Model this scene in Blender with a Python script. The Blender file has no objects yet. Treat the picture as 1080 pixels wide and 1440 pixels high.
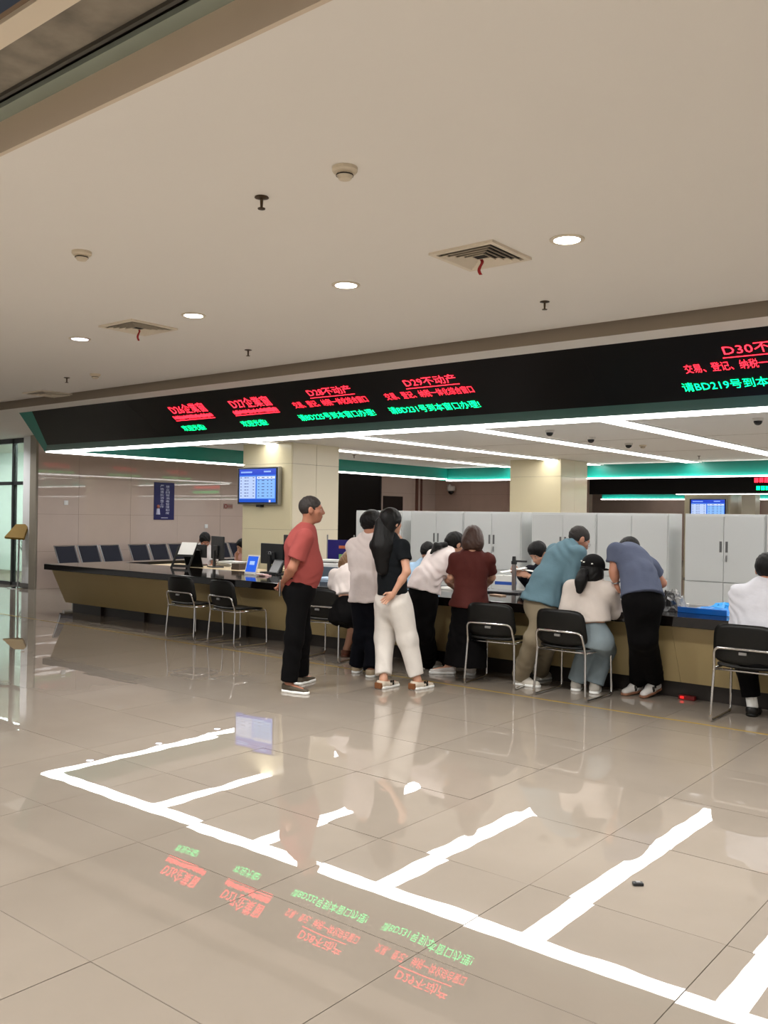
import bpy, bmesh, math, random
import numpy as np
from mathutils import Vector, Matrix
random.seed(7)
rng = np.random.default_rng(11)
PI = math.pi
scene = bpy.context.scene
COL = scene.collection

# ------------------------------------------------------------------ camera
FPX, CX, CY = 1265.0, 540.0, 720.0
CAMZ = 1.55
def _dir(x, y):
    v = np.array([x - CX, y - CY, FPX]); return v / np.linalg.norm(v)
_Yc = _dir(1564, 740.0)
_Xc = -_dir(-1024, 702.0); _Xc = _Xc - _Yc * (_Xc @ _Yc); _Xc /= np.linalg.norm(_Xc)
_Zc = np.cross(_Xc, _Yc)
if _Zc[1] > 0: _Zc = -_Zc
RW = np.stack([_Xc, _Yc, _Zc])                 # camera (x right, y down, z forward) -> world
CAMP = np.array([0.0, 0.0, CAMZ])
cam = bpy.data.cameras.new('camera')
cam.sensor_fit = 'HORIZONTAL'; cam.sensor_width = 36.0; cam.lens = FPX / 1080.0 * 36.0
cam.clip_start = 0.05; cam.clip_end = 200
camo = bpy.data.objects.new('camera', cam); COL.objects.link(camo)
M3 = Matrix([[RW[0][0], -RW[0][1], -RW[0][2]], [RW[1][0], -RW[1][1], -RW[1][2]], [RW[2][0], -RW[2][1], -RW[2][2]]])
camo.matrix_world = Matrix.Translation(Vector(CAMP)) @ M3.to_4x4()
scene.camera = camo

# ------------------------------------------------------------------ world, exposure
w = bpy.data.worlds.new('world'); scene.world = w; w.use_nodes = True
w.node_tree.nodes['Background'].inputs[0].default_value = (1.0, 0.965, 0.92, 1)
w.node_tree.nodes['Background'].inputs[1].default_value = 0.45
scene.view_settings.view_transform = 'Standard'
scene.view_settings.look = 'None'
scene.view_settings.exposure = 0.12
scene.view_settings.gamma = 1.0
scene.view_settings.use_curve_mapping = False
STRIP_E, EDGE_E, DOWN_W = 8.5, 8.0, 40.0

# ------------------------------------------------------------------ helpers: points
def ray(x, y): return RW @ np.array([x - CX, y - CY, FPX])
def at(x, y, D): return CAMP + ray(x, y) * (D / FPX)
def onz(x, y, z):
    r = ray(x, y); return CAMP + r * ((z - CAMZ) / r[2])
def ony(x, y, Y):
    r = ray(x, y); return CAMP + r * (Y / r[1])
def onx(x, y, X):
    r = ray(x, y); return CAMP + r * (X / r[0])
def project(p):
    c = RW.T @ (np.array(p, float) - CAMP); return CX + FPX * c[0] / c[2], CY + FPX * c[1] / c[2], c[2]
E_R = RW @ np.array([1.0, 0, 0]); E_R[2] = 0; E_R /= np.linalg.norm(E_R)
E_A = np.array([-E_R[1], E_R[0], 0.0])
UP = np.array([0, 0, 1.0])
def nrm(v): v = np.asarray(v, float); return v / (np.linalg.norm(v) + 1e-12)

# ------------------------------------------------------------------ helpers: materials
def lin(h):
    h = h.lstrip('#'); c = [int(h[i:i + 2], 16) / 255 for i in (0, 2, 4)]
    return tuple(((v / 12.92) if v <= .04045 else ((v + .055) / 1.055) ** 2.4) for v in c)
MATS = {}
def mat(name, color, rough=0.5, metal=0.0, spec=0.5, var=0.06, scale=6.0, bump=0.0, bscale=40.0, emit=None, estr=0.0,
        coat=0.0, alpha=1.0, trans=0.0, stretch=None, sheen=0.0):
    if name in MATS: return MATS[name]
    if isinstance(color, str): color = lin(color)
    m = bpy.data.materials.new(name); m.use_nodes = True
    nt = m.node_tree; b = nt.nodes['Principled BSDF']
    b.inputs['Roughness'].default_value = rough; b.inputs['Metallic'].default_value = metal
    b.inputs['Specular IOR Level'].default_value = spec
    b.inputs['Coat Weight'].default_value = coat; b.inputs['Coat Roughness'].default_value = 0.05
    if trans: b.inputs['Transmission Weight'].default_value = trans
    if sheen: b.inputs['Sheen Weight'].default_value = sheen
    tc = nt.nodes.new('ShaderNodeTexCoord'); mp = nt.nodes.new('ShaderNodeMapping')
    nt.links.new(tc.outputs['Object'], mp.inputs[0])
    if stretch: mp.inputs['Scale'].default_value = stretch
    no = nt.nodes.new('ShaderNodeTexNoise'); no.inputs['Scale'].default_value = scale; no.inputs['Detail'].default_value = 4
    nt.links.new(mp.outputs[0], no.inputs['Vector'])
    cr = nt.nodes.new('ShaderNodeMix'); cr.data_type = 'RGBA'
    cr.inputs[6].default_value = tuple(max(0, c * (1 - var)) for c in color) + (1,)
    cr.inputs[7].default_value = tuple(min(1, c * (1 + var)) for c in color) + (1,)
    nt.links.new(no.outputs[0], cr.inputs[0]); nt.links.new(cr.outputs[2], b.inputs['Base Color'])
    if bump:
        n2 = nt.nodes.new('ShaderNodeTexNoise'); n2.inputs['Scale'].default_value = bscale; n2.inputs['Detail'].default_value = 3
        nt.links.new(mp.outputs[0], n2.inputs['Vector'])
        bp = nt.nodes.new('ShaderNodeBump'); bp.inputs['Strength'].default_value = bump; bp.inputs['Distance'].default_value = 0.01
        nt.links.new(n2.outputs[0], bp.inputs['Height']); nt.links.new(bp.outputs[0], b.inputs['Normal'])
    if emit is not None:
        if isinstance(emit, str): emit = lin(emit)
        b.inputs['Emission Color'].default_value = tuple(emit) + (1,); b.inputs['Emission Strength'].default_value = estr
    MATS[name] = m; return m

# ------------------------------------------------------------------ helpers: objects
def tag(o, label=None, cat=None, group=None, kind=None):
    if label: o['label'] = label
    if cat: o['category'] = cat
    if group: o['group'] = group
    if kind: o['kind'] = kind
    return o
def empty(name, loc=(0, 0, 0), rz=0.0, label=None, cat=None, group=None):
    o = bpy.data.objects.new(name, None); COL.objects.link(o); o.location = Vector([float(v) for v in loc]); o.rotation_euler = (0, 0, rz)
    o.empty_display_size = 0.1
    return tag(o, label, cat, group)
def wmat(o):
    m = o.matrix_basis.copy(); p = o.parent
    while p is not None:
        m = p.matrix_basis @ m; p = p.parent
    return m
def link(name, me, m, parent=None, world=False, smooth=False):
    o = bpy.data.objects.new(name, me); COL.objects.link(o)
    if m is not None and len(me.materials) == 0: me.materials.append(m)
    if smooth:
        me.polygons.foreach_set('use_smooth', [True] * len(me.polygons))
    if parent is not None:
        o.parent = parent
        if world: o.matrix_basis = wmat(parent).inverted()
    return o
class MB:
    """collects shapes into one mesh"""
    def __init__(s): s.v = []; s.f = []
    def add(s, vs, fs):
        n = len(s.v); s.v += [tuple(float(c) for c in p) for p in vs]; s.f += [tuple(i + n for i in f) for f in fs]; return s
    def box(s, x0, x1, y0, y1, z0, z1):
        vs = [(x, y, z) for z in (z0, z1) for y in (y0, y1) for x in (x0, x1)]
        return s.add(vs, [(0, 2, 3, 1), (4, 5, 7, 6), (0, 1, 5, 4), (2, 6, 7, 3), (0, 4, 6, 2), (1, 3, 7, 5)])
    def cbox(s, c, d, x=None, y=None, z=None):
        c = np.asarray(c, float); x = nrm(x) if x is not None else np.array([1., 0, 0]); y = nrm(y) if y is not None else np.array([0, 1., 0])
        z = nrm(z) if z is not None else np.cross(x, y)
        vs = [c + x * d[0] / 2 * i + y * d[1] / 2 * j + z * d[2] / 2 * k for k in (-1, 1) for j in (-1, 1) for i in (-1, 1)]
        return s.add(vs, [(0, 2, 3, 1), (4, 5, 7, 6), (0, 1, 5, 4), (2, 6, 7, 3), (0, 4, 6, 2), (1, 3, 7, 5)])
    def prism(s, poly, a, b):
        """closed polygon of 3-D points swept from offset a to offset b (vectors)"""
        n = len(poly); a = np.asarray(a, float); b = np.asarray(b, float)
        vs = [np.asarray(p, float) + a for p in poly] + [np.asarray(p, float) + b for p in poly]
        return s.add(vs, [tuple(range(n))[::-1], tuple(range(n, 2 * n))] + [(i, (i + 1) % n, n + (i + 1) % n, n + i) for i in range(n)])
    def tube(s, pts, r, n=8, closed=False):
        pts = [np.asarray(p, float) for p in pts]; m = len(pts); rs = r if hasattr(r, '__len__') else [r] * m
        vs = []; fs = []; prev = None
        for i, p in enumerate(pts):
            if closed: t = nrm(pts[(i + 1) % m] - pts[i - 1])
            else: t = nrm(pts[min(i + 1, m - 1)] - pts[max(i - 1, 0)])
            if prev is None:
                a = nrm(np.cross(t, UP if abs(t[2]) < .9 else np.array([1., 0, 0])))
            else:
                a = nrm(prev - t * (prev @ t))
            prev = a; b = np.cross(t, a)
            for k in range(n):
                an = 2 * PI * k / n; vs.append(p + (a * math.cos(an) + b * math.sin(an)) * rs[i])
        for i in range(m if closed else m - 1):
            j = (i + 1) % m
            for k in range(n):
                fs.append((i * n + k, i * n + (k + 1) % n, j * n + (k + 1) % n, j * n + k))
        if not closed: fs += [tuple(range(n))[::-1], tuple(range((m - 1) * n, m * n))]
        return s.add(vs, fs)
    def lathe(s, prof, c=(0, 0, 0), n=20, caps=True):
        vs = []; fs = []
        for r, z in prof:
            for k in range(n):
                a = 2 * PI * k / n; vs.append((c[0] + r * math.cos(a), c[1] + r * math.sin(a), c[2] + z))
        for i in range(len(prof) - 1):
            for k in range(n): fs.append((i * n + k, i * n + (k + 1) % n, (i + 1) * n + (k + 1) % n, (i + 1) * n + k))
        if caps: fs += [tuple(range(n))[::-1], tuple(range((len(prof) - 1) * n, len(prof) * n))]
        return s.add(vs, fs)
    def quad(s, a, b, c, d): return s.add([a, b, c, d], [(0, 1, 2, 3)])
    def mesh(s, name):
        me = bpy.data.meshes.new(name); me.from_pydata(s.v, [], s.f); me.update(); return me
    def build(s, name, m, parent=None, world=False, smooth=False, bevel=0.0, fix=True):
        me = s.mesh(name)
        if fix or bevel:
            bm = bmesh.new(); bm.from_mesh(me)
            if fix: bmesh.ops.recalc_face_normals(bm, faces=bm.faces)
            if bevel:
                bmesh.ops.bevel(bm, geom=[e for e in bm.edges if e.is_manifold and e.calc_face_angle(0) > .6], offset=bevel, segments=2, affect='EDGES', profile=.6)
            bm.to_mesh(me); bm.free()
        return link(name, me, m, parent, world, smooth)
def smooth_path(pts, r=0.03, n=5):
    """round the corners of a polyline"""
    pts = [np.asarray(p, float) for p in pts]; out = [pts[0]]
    for i in range(1, len(pts) - 1):
        a, b, c = pts[i - 1], pts[i], pts[i + 1]
        d1 = nrm(a - b); d2 = nrm(c - b); q = min(r, np.linalg.norm(a - b) / 2, np.linalg.norm(c - b) / 2)
        p0 = b + d1 * q; p2 = b + d2 * q
        for k in range(n + 1):
            t = k / n; out.append(p0 * (1 - t) ** 2 + b * 2 * t * (1 - t) + p2 * t * t)
    out.append(pts[-1]); return out
def copy_tree(o, parent=None):
    c = o.copy(); COL.objects.link(c)
    if parent is not None: c.parent = parent
    for ch in list(o.children): copy_tree(ch, c)
    return c
def text_mesh(body, size=1.0, extrude=0.0):
    cu = bpy.data.curves.new('txt', 'FONT'); cu.body = body; cu.size = size; cu.extrude = extrude; cu.resolution_u = 2
    o = bpy.data.objects.new('txt', cu); COL.objects.link(o)
    dg = bpy.context.evaluated_depsgraph_get(); dg.update()
    me = bpy.data.meshes.new_from_object(o.evaluated_get(dg))
    bpy.data.objects.remove(o); bpy.data.curves.remove(cu)
    return me
def text_obj(name, body, origin, xdir, ydir, width, height, m, parent=None, bold=0.0):
    """text filling a width x height rectangle whose lower left corner is origin; xdir/ydir unit world vectors"""
    me = text_mesh(body)
    n = len(me.vertices); co = np.empty(n * 3); me.vertices.foreach_get('co', co); co = co.reshape(-1, 3)
    lo = co.min(0); hi = co.max(0); sx = width / (hi[0] - lo[0]); sy = height / max(1e-6, hi[1] - lo[1])
    p = np.asarray(origin, float) + np.outer((co[:, 0] - lo[0]) * sx, np.asarray(xdir, float)) + np.outer((co[:, 1] - lo[1]) * sy, np.asarray(ydir, float))
    me.vertices.foreach_set('co', p.ravel()); me.materials.clear(); me.update()
    return link(name, me, m, parent, world=parent is not None)

# ------------------------------------------------------------------ implicit surfaces (people, bags)
def cone(a, b, r1, r2, n=None, s=1.0, flat_a=False, flat_b=False, k=0.03):
    return ('c', np.asarray(a, float), np.asarray(b, float), r1, r2, None if n is None else nrm(n), s, flat_a, flat_b, k)
def ell(c, r, fr=None, k=0.02):
    return ('e', np.asarray(c, float), np.asarray(r, float), np.eye(3) if fr is None else np.asarray(fr, float), k)
def cut(p, n, k=0.0): return ('x', np.asarray(p, float), nrm(n), k)
def sub(prim): return ('s', prim)
def _bounds(p):
    if p[0] == 'c':
        r = max(p[3], p[4]); return np.minimum(p[1], p[2]) - r, np.maximum(p[1], p[2]) + r
    r = max(p[2]); return p[1] - r, p[1] + r
def _eval(p, X, Y, Z):
    if p[0] == 'c':
        _, a, b, r1, r2, n, s, fa, fb, k = p
        ba = b - a; L2 = max(ba @ ba, 1e-9); L = math.sqrt(L2)
        px, py, pz = X - a[0], Y - a[1], Z - a[2]
        tr = (px * ba[0] + py * ba[1] + pz * ba[2]) / L2; t = np.clip(tr, 0, 1)
        vx, vy, vz = px - ba[0] * t, py - ba[1] * t, pz - ba[2] * t
        if n is not None and s != 1.0:
            dn = (vx * n[0] + vy * n[1] + vz * n[2]) * (s - 1)
            vx = vx + dn * n[0]; vy = vy + dn * n[1]; vz = vz + dn * n[2]
        d = np.sqrt(vx * vx + vy * vy + vz * vz) - (r1 + (r2 - r1) * t)
        if fb: d = np.maximum(d, (tr - 1) * L)
        if fa: d = np.maximum(d, -tr * L)
        return d
    _, c, r, fr, k = p
    px, py, pz = X - c[0], Y - c[1], Z - c[2]
    q = [(px * fr[i][0] + py * fr[i][1] + pz * fr[i][2]) / r[i] for i in range(3)]
    k0 = np.sqrt(q[0] ** 2 + q[1] ** 2 + q[2] ** 2)
    k1 = np.sqrt((q[0] / r[0]) ** 2 + (q[1] / r[1]) ** 2 + (q[2] / r[2]) ** 2) + 1e-6
    return k0 * (k0 - 1) / k1
def field_mesh(ops, h, wrinkle=0.0, wseed=0, wfreq=1.0):
    """smooth union of tapered capsules and ellipsoids, meshed with surface nets"""
    un = [p for p in ops if p[0] in 'ce']
    lo = np.min([_bounds(p)[0] for p in un], 0) - 3 * h; hi = np.max([_bounds(p)[1] for p in un], 0) + 3 * h
    N = np.ceil((hi - lo) / h).astype(int) + 1
    ax = [lo[i] + h * np.arange(N[i]) for i in range(3)]
    D = np.full(N, 1.0, dtype=np.float32)
    def box(b0, b1, pad):
        i0 = np.clip(np.floor((b0 - pad - lo) / h).astype(int), 0, N - 1); i1 = np.clip(np.ceil((b1 + pad - lo) / h).astype(int) + 1, 1, N)
        return tuple(slice(a, b) for a, b in zip(i0, i1))
    for p in ops:
        if p[0] in 'ce':
            k = p[-1]; sl = box(*_bounds(p), k + 3 * h)
            d = _eval(p, ax[0][sl[0]][:, None, None], ax[1][sl[1]][None, :, None], ax[2][sl[2]][None, None, :]).astype(np.float32)
            A = D[sl]
            if k > 0:
                hh = np.maximum(k - np.abs(A - d), 0) / k; D[sl] = np.minimum(A, d) - hh * hh * k * .25
            else: D[sl] = np.minimum(A, d)
        elif p[0] == 's':
            q = p[1]; k = q[-1]; sl = box(*_bounds(q), k + 3 * h)
            d = -_eval(q, ax[0][sl[0]][:, None, None], ax[1][sl[1]][None, :, None], ax[2][sl[2]][None, None, :]).astype(np.float32)
            A = D[sl]
            if k > 0:
                hh = np.maximum(k - np.abs(A - d), 0) / k; D[sl] = np.maximum(A, d) + hh * hh * k * .25
            else: D[sl] = np.maximum(A, d)
        else:
            d = ((ax[0] - p[1][0]) * p[2][0])[:, None, None] + ((ax[1] - p[1][1]) * p[2][1])[None, :, None] + ((ax[2] - p[1][2]) * p[2][2])[None, None, :]
            D = np.maximum(D, d.astype(np.float32))
    if wrinkle:
        r = np.random.default_rng(wseed); ph = r.uniform(0, 6.28, 9)
        X = ax[0][:, None, None] * wfreq; Y = ax[1][None, :, None] * wfreq; Z = ax[2][None, None, :] * wfreq
        u = .10 * np.sin(9 * X + 5 * Z + ph[0]) + .08 * np.sin(11 * Y - 7 * Z + ph[1])
        f = np.sin(42 * (Z + u) + 14 * X + ph[2]) * (.5 + .5 * np.sin(7 * Z + 9 * Y + ph[3])) + .7 * np.sin(34 * (X + Y * .6 + u) + 12 * Z + ph[4]) * (.5 + .5 * np.sin(6 * X - 8 * Z + ph[5]))
        D = D + (wrinkle * f).astype(np.float32)
    S = D < 0
    idx = np.zeros(N - 1, dtype=np.int8)
    c = [S[i:N[0] - 1 + i, j:N[1] - 1 + j, k:N[2] - 1 + k] for i in (0, 1) for j in (0, 1) for k in (0, 1)]
    cnt = sum(a.astype(np.int8) for a in c)
    act = (cnt > 0) & (cnt < 8)
    ids = np.full(N - 1, -1, dtype=np.int64); cells = np.argwhere(act); ids[act] = np.arange(len(cells))
    P = np.zeros((len(cells), 3)); W = np.zeros(len(cells))
    corners = [(i, j, k) for i in (0, 1) for j in (0, 1) for k in (0, 1)]
    val = {q: D[cells[:, 0] + q[0], cells[:, 1] + q[1], cells[:, 2] + q[2]] for q in corners}
    for q in corners:
        for a in range(3):
            if q[a] == 0:
                q2 = tuple(1 if i == a else q[i] for i in range(3)); v0, v1 = val[q], val[q2]
                ch = (v0 < 0) != (v1 < 0); t = np.where(ch, v0 / np.where(ch, v0 - v1, 1), 0)
                pt = np.tile(np.array(q, float), (len(cells), 1)); pt[:, a] = t
                P += pt * ch[:, None]; W += ch
    P = lo + (cells + P / np.maximum(W, 1)[:, None]) * h
    faces = []
    for a in range(3):
        b, cc = (a + 1) % 3, (a + 2) % 3
        s0 = [slice(1, -1)] * 3; s0[a] = slice(0, -1); s1 = list(s0); s1[a] = slice(1, None)
        A, B = S[tuple(s0)], S[tuple(s1)]
        e = np.argwhere(A != B)
        if not len(e): continue
        fl = A[tuple(e.T)]
        base = e.copy(); base[:, b] += 1; base[:, cc] += 1      # grid vertex index
        def cid(db, dc):
            q = base.copy(); q[:, b] += db; q[:, cc] += dc; return ids[q[:, 0], q[:, 1], q[:, 2]]
        qd = np.stack([cid(-1, -1), cid(0, -1), cid(0, 0), cid(-1, 0)], 1)
        qd[~fl] = qd[~fl][:, ::-1]; faces.append(qd)
    Fq = np.concatenate(faces) if faces else np.zeros((0, 4), int)
    Fq = Fq[(Fq >= 0).all(1)]
    return P, Fq
def np_mesh(name, parts):
    vs = []; fs = []; n = 0
    for P, Fq in parts: vs.append(P); fs.append(Fq + n); n += len(P)
    P = np.concatenate(vs); Fq = np.concatenate(fs)
    me = bpy.data.meshes.new(name)
    me.vertices.add(len(P)); me.vertices.foreach_set('co', P.astype(np.float32).ravel())
    me.loops.add(len(Fq) * 4); me.loops.foreach_set('vertex_index', Fq.astype(np.int32).ravel())
    me.polygons.add(len(Fq)); me.polygons.foreach_set('loop_start', np.arange(0, len(Fq) * 4, 4, dtype=np.int32))
    me.polygons.foreach_set('loop_total', np.full(len(Fq), 4, dtype=np.int32)) if bpy.app.version < (4, 1) else None
    me.update(calc_edges=True); me.validate()
    me.polygons.foreach_set('use_smooth', np.ones(len(me.polygons), dtype=bool))
    return me
def field_obj(name, ops, h, m, parent, wrinkle=0.0, wseed=0, wfreq=1.0):
    return link(name, np_mesh(name, [field_mesh(ops, h, wrinkle, wseed, wfreq)]), m, parent, world=True)

# ================================================================== materials
def floor_material():
    m = bpy.data.materials.new('polished_tile'); m.use_nodes = True; nt = m.node_tree; b = nt.nodes['Principled BSDF']
    tc = nt.nodes.new('ShaderNodeNewGeometry'); oi = nt.nodes.new('ShaderNodeObjectInfo')
    no = nt.nodes.new('ShaderNodeTexNoise'); no.inputs['Scale'].default_value = 2.2; no.inputs['Detail'].default_value = 6
    nt.links.new(tc.outputs['Position'], no.inputs['Vector'])
    mx = nt.nodes.new('ShaderNodeMix'); mx.data_type = 'RGBA'
    mx.inputs[6].default_value = lin('#8b8175') + (1,); mx.inputs[7].default_value = lin('#998f83') + (1,)
    nt.links.new(no.outputs[0], mx.inputs[0])
    hs = nt.nodes.new('ShaderNodeHueSaturation'); mr = nt.nodes.new('ShaderNodeMapRange')
    mr.inputs[3].default_value = .965; mr.inputs[4].default_value = 1.03
    nt.links.new(oi.outputs['Random'], mr.inputs[0]); nt.links.new(mr.outputs[0], hs.inputs['Value']); nt.links.new(mx.outputs[2], hs.inputs['Color'])
    nt.links.new(hs.outputs[0], b.inputs['Base Color'])
    b.inputs['Roughness'].default_value = .004; b.inputs['IOR'].default_value = 1.95; b.inputs['Specular IOR Level'].default_value = .5
    n2 = nt.nodes.new('ShaderNodeTexNoise'); n2.inputs['Scale'].default_value = 3.0; n2.inputs['Detail'].default_value = 1
    nt.links.new(tc.outputs['Position'], n2.inputs['Vector'])
    bp = nt.nodes.new('ShaderNodeBump'); bp.inputs['Strength'].default_value = 1.0; bp.inputs['Distance'].default_value = .0004
    nt.links.new(n2.outputs[0], bp.inputs['Height']); nt.links.new(bp.outputs[0], b.inputs['Normal'])
    return m
M_TILE = floor_material()
M_GROUT = mat('grout', '#6e6354', .8)
M_CEIL = mat('ceiling_plaster', '#e4dfd7', .85, var=.02, scale=.6)
M_CEIL2 = mat('inner_ceiling_panel', '#e6e3de', .8, var=.02, scale=1.0)
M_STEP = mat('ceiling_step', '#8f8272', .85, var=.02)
M_BLACK = mat('black_acrylic', '#0b0908', .4, spec=.2, var=.1)
M_GREEN = mat('green_fascia', '#0f8476', .35, var=.05)
M_GTRIM = mat('grey_green_trim', '#40675f', .4, var=.05)
M_LED = mat('led_diffuser', '#ffffff', .5, emit=(1.0, .97, .93), estr=EDGE_E, var=0)
M_STRIP = mat('strip_diffuser', '#ffffff', .5, emit=(1.0, .97, .95), estr=STRIP_E, var=0)
M_STONE = mat('pink_beige_stone', '#c6b3a6', .02, spec=.6, var=.05, scale=3)
M_STONE2 = mat('grey_stone', '#8f8677', .5, var=.05)
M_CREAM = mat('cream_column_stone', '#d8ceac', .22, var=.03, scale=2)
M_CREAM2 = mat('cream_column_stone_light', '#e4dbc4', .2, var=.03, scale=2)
M_JOINT = mat('stone_joint', '#8a7c6d', .8)
M_WHITE = mat('white_paint', '#e6e6e4', .5, var=.02)
M_GOLD = mat('gold_panel', '#a8956a', .42, metal=.0, var=.05, scale=2.5)
M_GRANITE = mat('black_granite', '#120e0d', .07, spec=.6, var=.5, scale=90)
M_TOE = mat('dark_kick_board', '#241d18', .45, var=.1)
M_YEL = mat('yellow_inlay', '#a78d4e', .25, var=.05)
M_CHROME = mat('chrome', '#d7d7d7', .12, metal=1.0, var=.02)
M_STEEL = mat('brushed_steel', '#a9a9a9', .3, metal=1.0, var=.03)
M_PLAST = mat('black_plastic', '#0b0b09', .42, spec=.3, var=.1, bump=.05, bscale=300)
M_DARK = mat('dark_plastic', '#1d1f21', .4, var=.08)
M_CAB = mat('white_cabinet_steel', '#cdd0cf', .42, var=.015, scale=1.5)
M_CABG = mat('cabinet_shadow_gap', '#7d807f', .5)
M_PAPER = mat('paper', '#eeeeea', .7, var=.02)
M_WOOD = mat('light_desk_wood', '#d6c19b', .45, var=.06, scale=3, stretch=(1, 8, 1))
M_RED_LED = mat('red_led', '#200000', .5, emit=(1.0, .018, .035), estr=5.0, var=0)
M_GRN_LED = mat('green_led', '#002000', .5, emit=(.0, 1.0, .26), estr=4.0, var=0)
M_GLASS = mat('pale_green_glass', '#dff0e8', .03, trans=.92, var=0)
M_FRAME = mat('black_window_frame', '#16191a', .4)
M_BLUE = mat('poster_blue', '#0b0b55', .35, var=.04)
M_NAVY = mat('navy_vinyl', '#0b0c1c', .5, spec=.2, var=.08, bump=.05)
M_BRASS = mat('brushed_brass', '#7a5f28', .6, spec=.1, var=.08, stretch=(1, 12, 1))
M_BROWNW = mat('brown_far_wall', '#a28c7f', .4, var=.06)
M_VENTD = mat('vent_dark', '#241f1a', .8)
M_VENT = mat('vent_white', '#d9cdb9', .6, var=.02)
M_RIB = mat('red_ribbon', '#9c1414', .6)
M_SPR = mat('sprinkler_bronze', '#4a3a26', .4, metal=.6)
M_SMOKE = mat('detector_white', '#cfc2ab', .55, var=.02)
M_CAMW = mat('dome_camera_white', '#cfcac2', .4)
M_LENS = mat('dome_lens_black', '#0a0a0c', .08)

# ================================================================== floor
def stage(o): return tag(o, kind='structure')
floor = stage(MB().box(-30, 8, -12, 36, -.12, -.006).build('floor', M_GROUT))
TX, TY, GX, GY = .82, .785, -1.08, 1.79
def tile_mesh():
    n = 4; vs = []; fs = []; hw, hh = TX / 2 - .0016, TY / 2 - .0016
    for j in range(n + 1):
        for i in range(n + 1):
            u, v = i / n * 2 - 1, j / n * 2 - 1
            vs.append((u * hw, v * hh, .00022 * ((1 - u * u) * .8 + (1 - v * v) * .6) - .0001))
    for j in range(n):
        for i in range(n): a = j * (n + 1) + i; fs.append((a, a + 1, a + n + 2, a + n + 1))
    ring = [i for i in range(n + 1)] + [j * (n + 1) + n for j in range(1, n + 1)] + [n * (n + 1) + i for i in range(n - 1, -1, -1)] + [j * (n + 1) for j in range(n - 1, 0, -1)]
    for q in range(4):
        base = len(vs); seg = [vs[ring[(q * n + t) % len(ring)]] for t in (0, n)]
        vs += [seg[0], seg[1], (seg[1][0], seg[1][1], -.007), (seg[0][0], seg[0][1], -.007)]
        fs.append((base + 1, base, base + 3, base + 2))
    me = bpy.data.meshes.new('floor_tile'); me.from_pydata(vs, [], fs); me.update(); me.materials.append(M_TILE)
    for i, p in enumerate(me.polygons): p.use_smooth = i < n * n
    return me
TILE = tile_mesh()
tiles = []
for i in range(-24, 8):
    for j in range(-9, 27):
        x, y = GX + (i + .5) * TX, GY + (j + .5) * TY
        if y > 8.1 and x < -17.2 and y > 9.9: continue
        px = [project((x + a * TX / 2, y + b * TY / 2, 0)) for a, b in ((-1, -1), (1, -1), (1, 1), (-1, 1))]
        if min(p[2] for p in px) < .3: area = 0; vis = False
        else:
            area = .5 * abs(sum(px[k][0] * px[(k + 1) % 4][1] - px[(k + 1) % 4][0] * px[k][1] for k in range(4)))
            vis = not (x > -12.2 and y > 8.1) and max(p[0] for p in px) > 0 and min(p[0] for p in px) < 1080 and max(p[1] for p in px) > 700 and min(p[1] for p in px) < 1440
        tiles.append((area if vis else 0, x, y))
tiles.sort(reverse=True)
rest = MB(); TV = [tuple(v.co) for v in TILE.vertices]; TF = [tuple(p.vertices) for p in TILE.polygons]
trng = random.Random(5)
for k, (a, x, y) in enumerate(tiles):
    if k < 300 and a > 0:
        o = link('floor_tile', TILE, None, floor); o.location = (x, y, 0)
        o.rotation_euler = (trng.gauss(0, .0009), trng.gauss(0, .0009), trng.choice((0, PI)))
    elif abs(x) < 26 and y > -6:
        rest.add([(v[0] + x, v[1] + y, v[2]) for v in TV], TF)
ro = rest.build('floor_tile_field', M_TILE, floor, fix=False); ro['kind'] = 'stuff'
stage(MB().box(-16.3, 5, 6.835, 6.862, -.004, .0022).build('trim_1', M_YEL))

# ================================================================== ceilings
ceil = stage(MB().box(-28, 6, 1.90, 6.285, 3.03, 3.25).box(-28, -13.4, 6.285, 36, 3.03, 3.25).box(-28, 6, -12, 1.30, 3.03, 3.25).build('ceiling', M_CEIL))
stage(MB().box(-13.4, 6, 6.35, 7.0, 2.935, 3.25).build('ceiling', M_CEIL))
stage(MB().box(-13.4, 6, 6.338, 6.349, 2.936, 3.24).build('trim_5', M_STEP))  # step face in brown-grey: the recess's shade is put into its colour
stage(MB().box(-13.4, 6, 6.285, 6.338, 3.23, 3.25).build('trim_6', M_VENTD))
ceil = stage(MB().box(-12.43, 6, 7.62, 17.69, 2.70, 2.9).build('ceiling', M_CEIL2))
stage(MB().box(-13.4, 6, 18.0, 36, 3.0, 3.2).build('ceiling', M_CEIL))
# slim joints between the ceiling boards of the counter area
for yy in (9.9, 12.3, 14.7, 17.1):
    MB().box(-12.4, 6, yy, yy + .006, 2.698, 2.701).build('board_joint', M_STEP, ceil)
# ceiling slot of the roller shutter near the camera
slot = empty('roller_shutter_slot', (0, 1.6, 3.03), label='roller shutter slot in the ceiling at the top left corner', cat='shutter slot')
M_SLOTF = mat('slot_plaster', '#cdbda8', .85, var=.05, scale=4)
M_CONC = mat('raw_concrete', '#857d70', .9, var=.75, scale=7, bump=.3, bscale=9)
MB().box(-28, 6, 1.88, 1.899, 3.029, 3.20).build('slot_face', M_SLOTF, slot, world=True)
MB().box(-28, 6, 1.815, 1.88, 3.16, 3.18).build('guide_rail', mat('galvanised_rail', '#8f978a', .6, var=.12, scale=5), slot, world=True)
MB().box(-28, 6, 1.70, 1.899, 3.205, 3.24).build('slot_gap', M_VENTD, slot, world=True)  # dark cover box added to stop light leaking through the slot
MB().box(-28, 6, 1.760, 1.775, 3.155, 3.20).build('bottom_rail', mat('dull_rail', '#45423c', .6, var=.1), slot, world=True)
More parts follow.
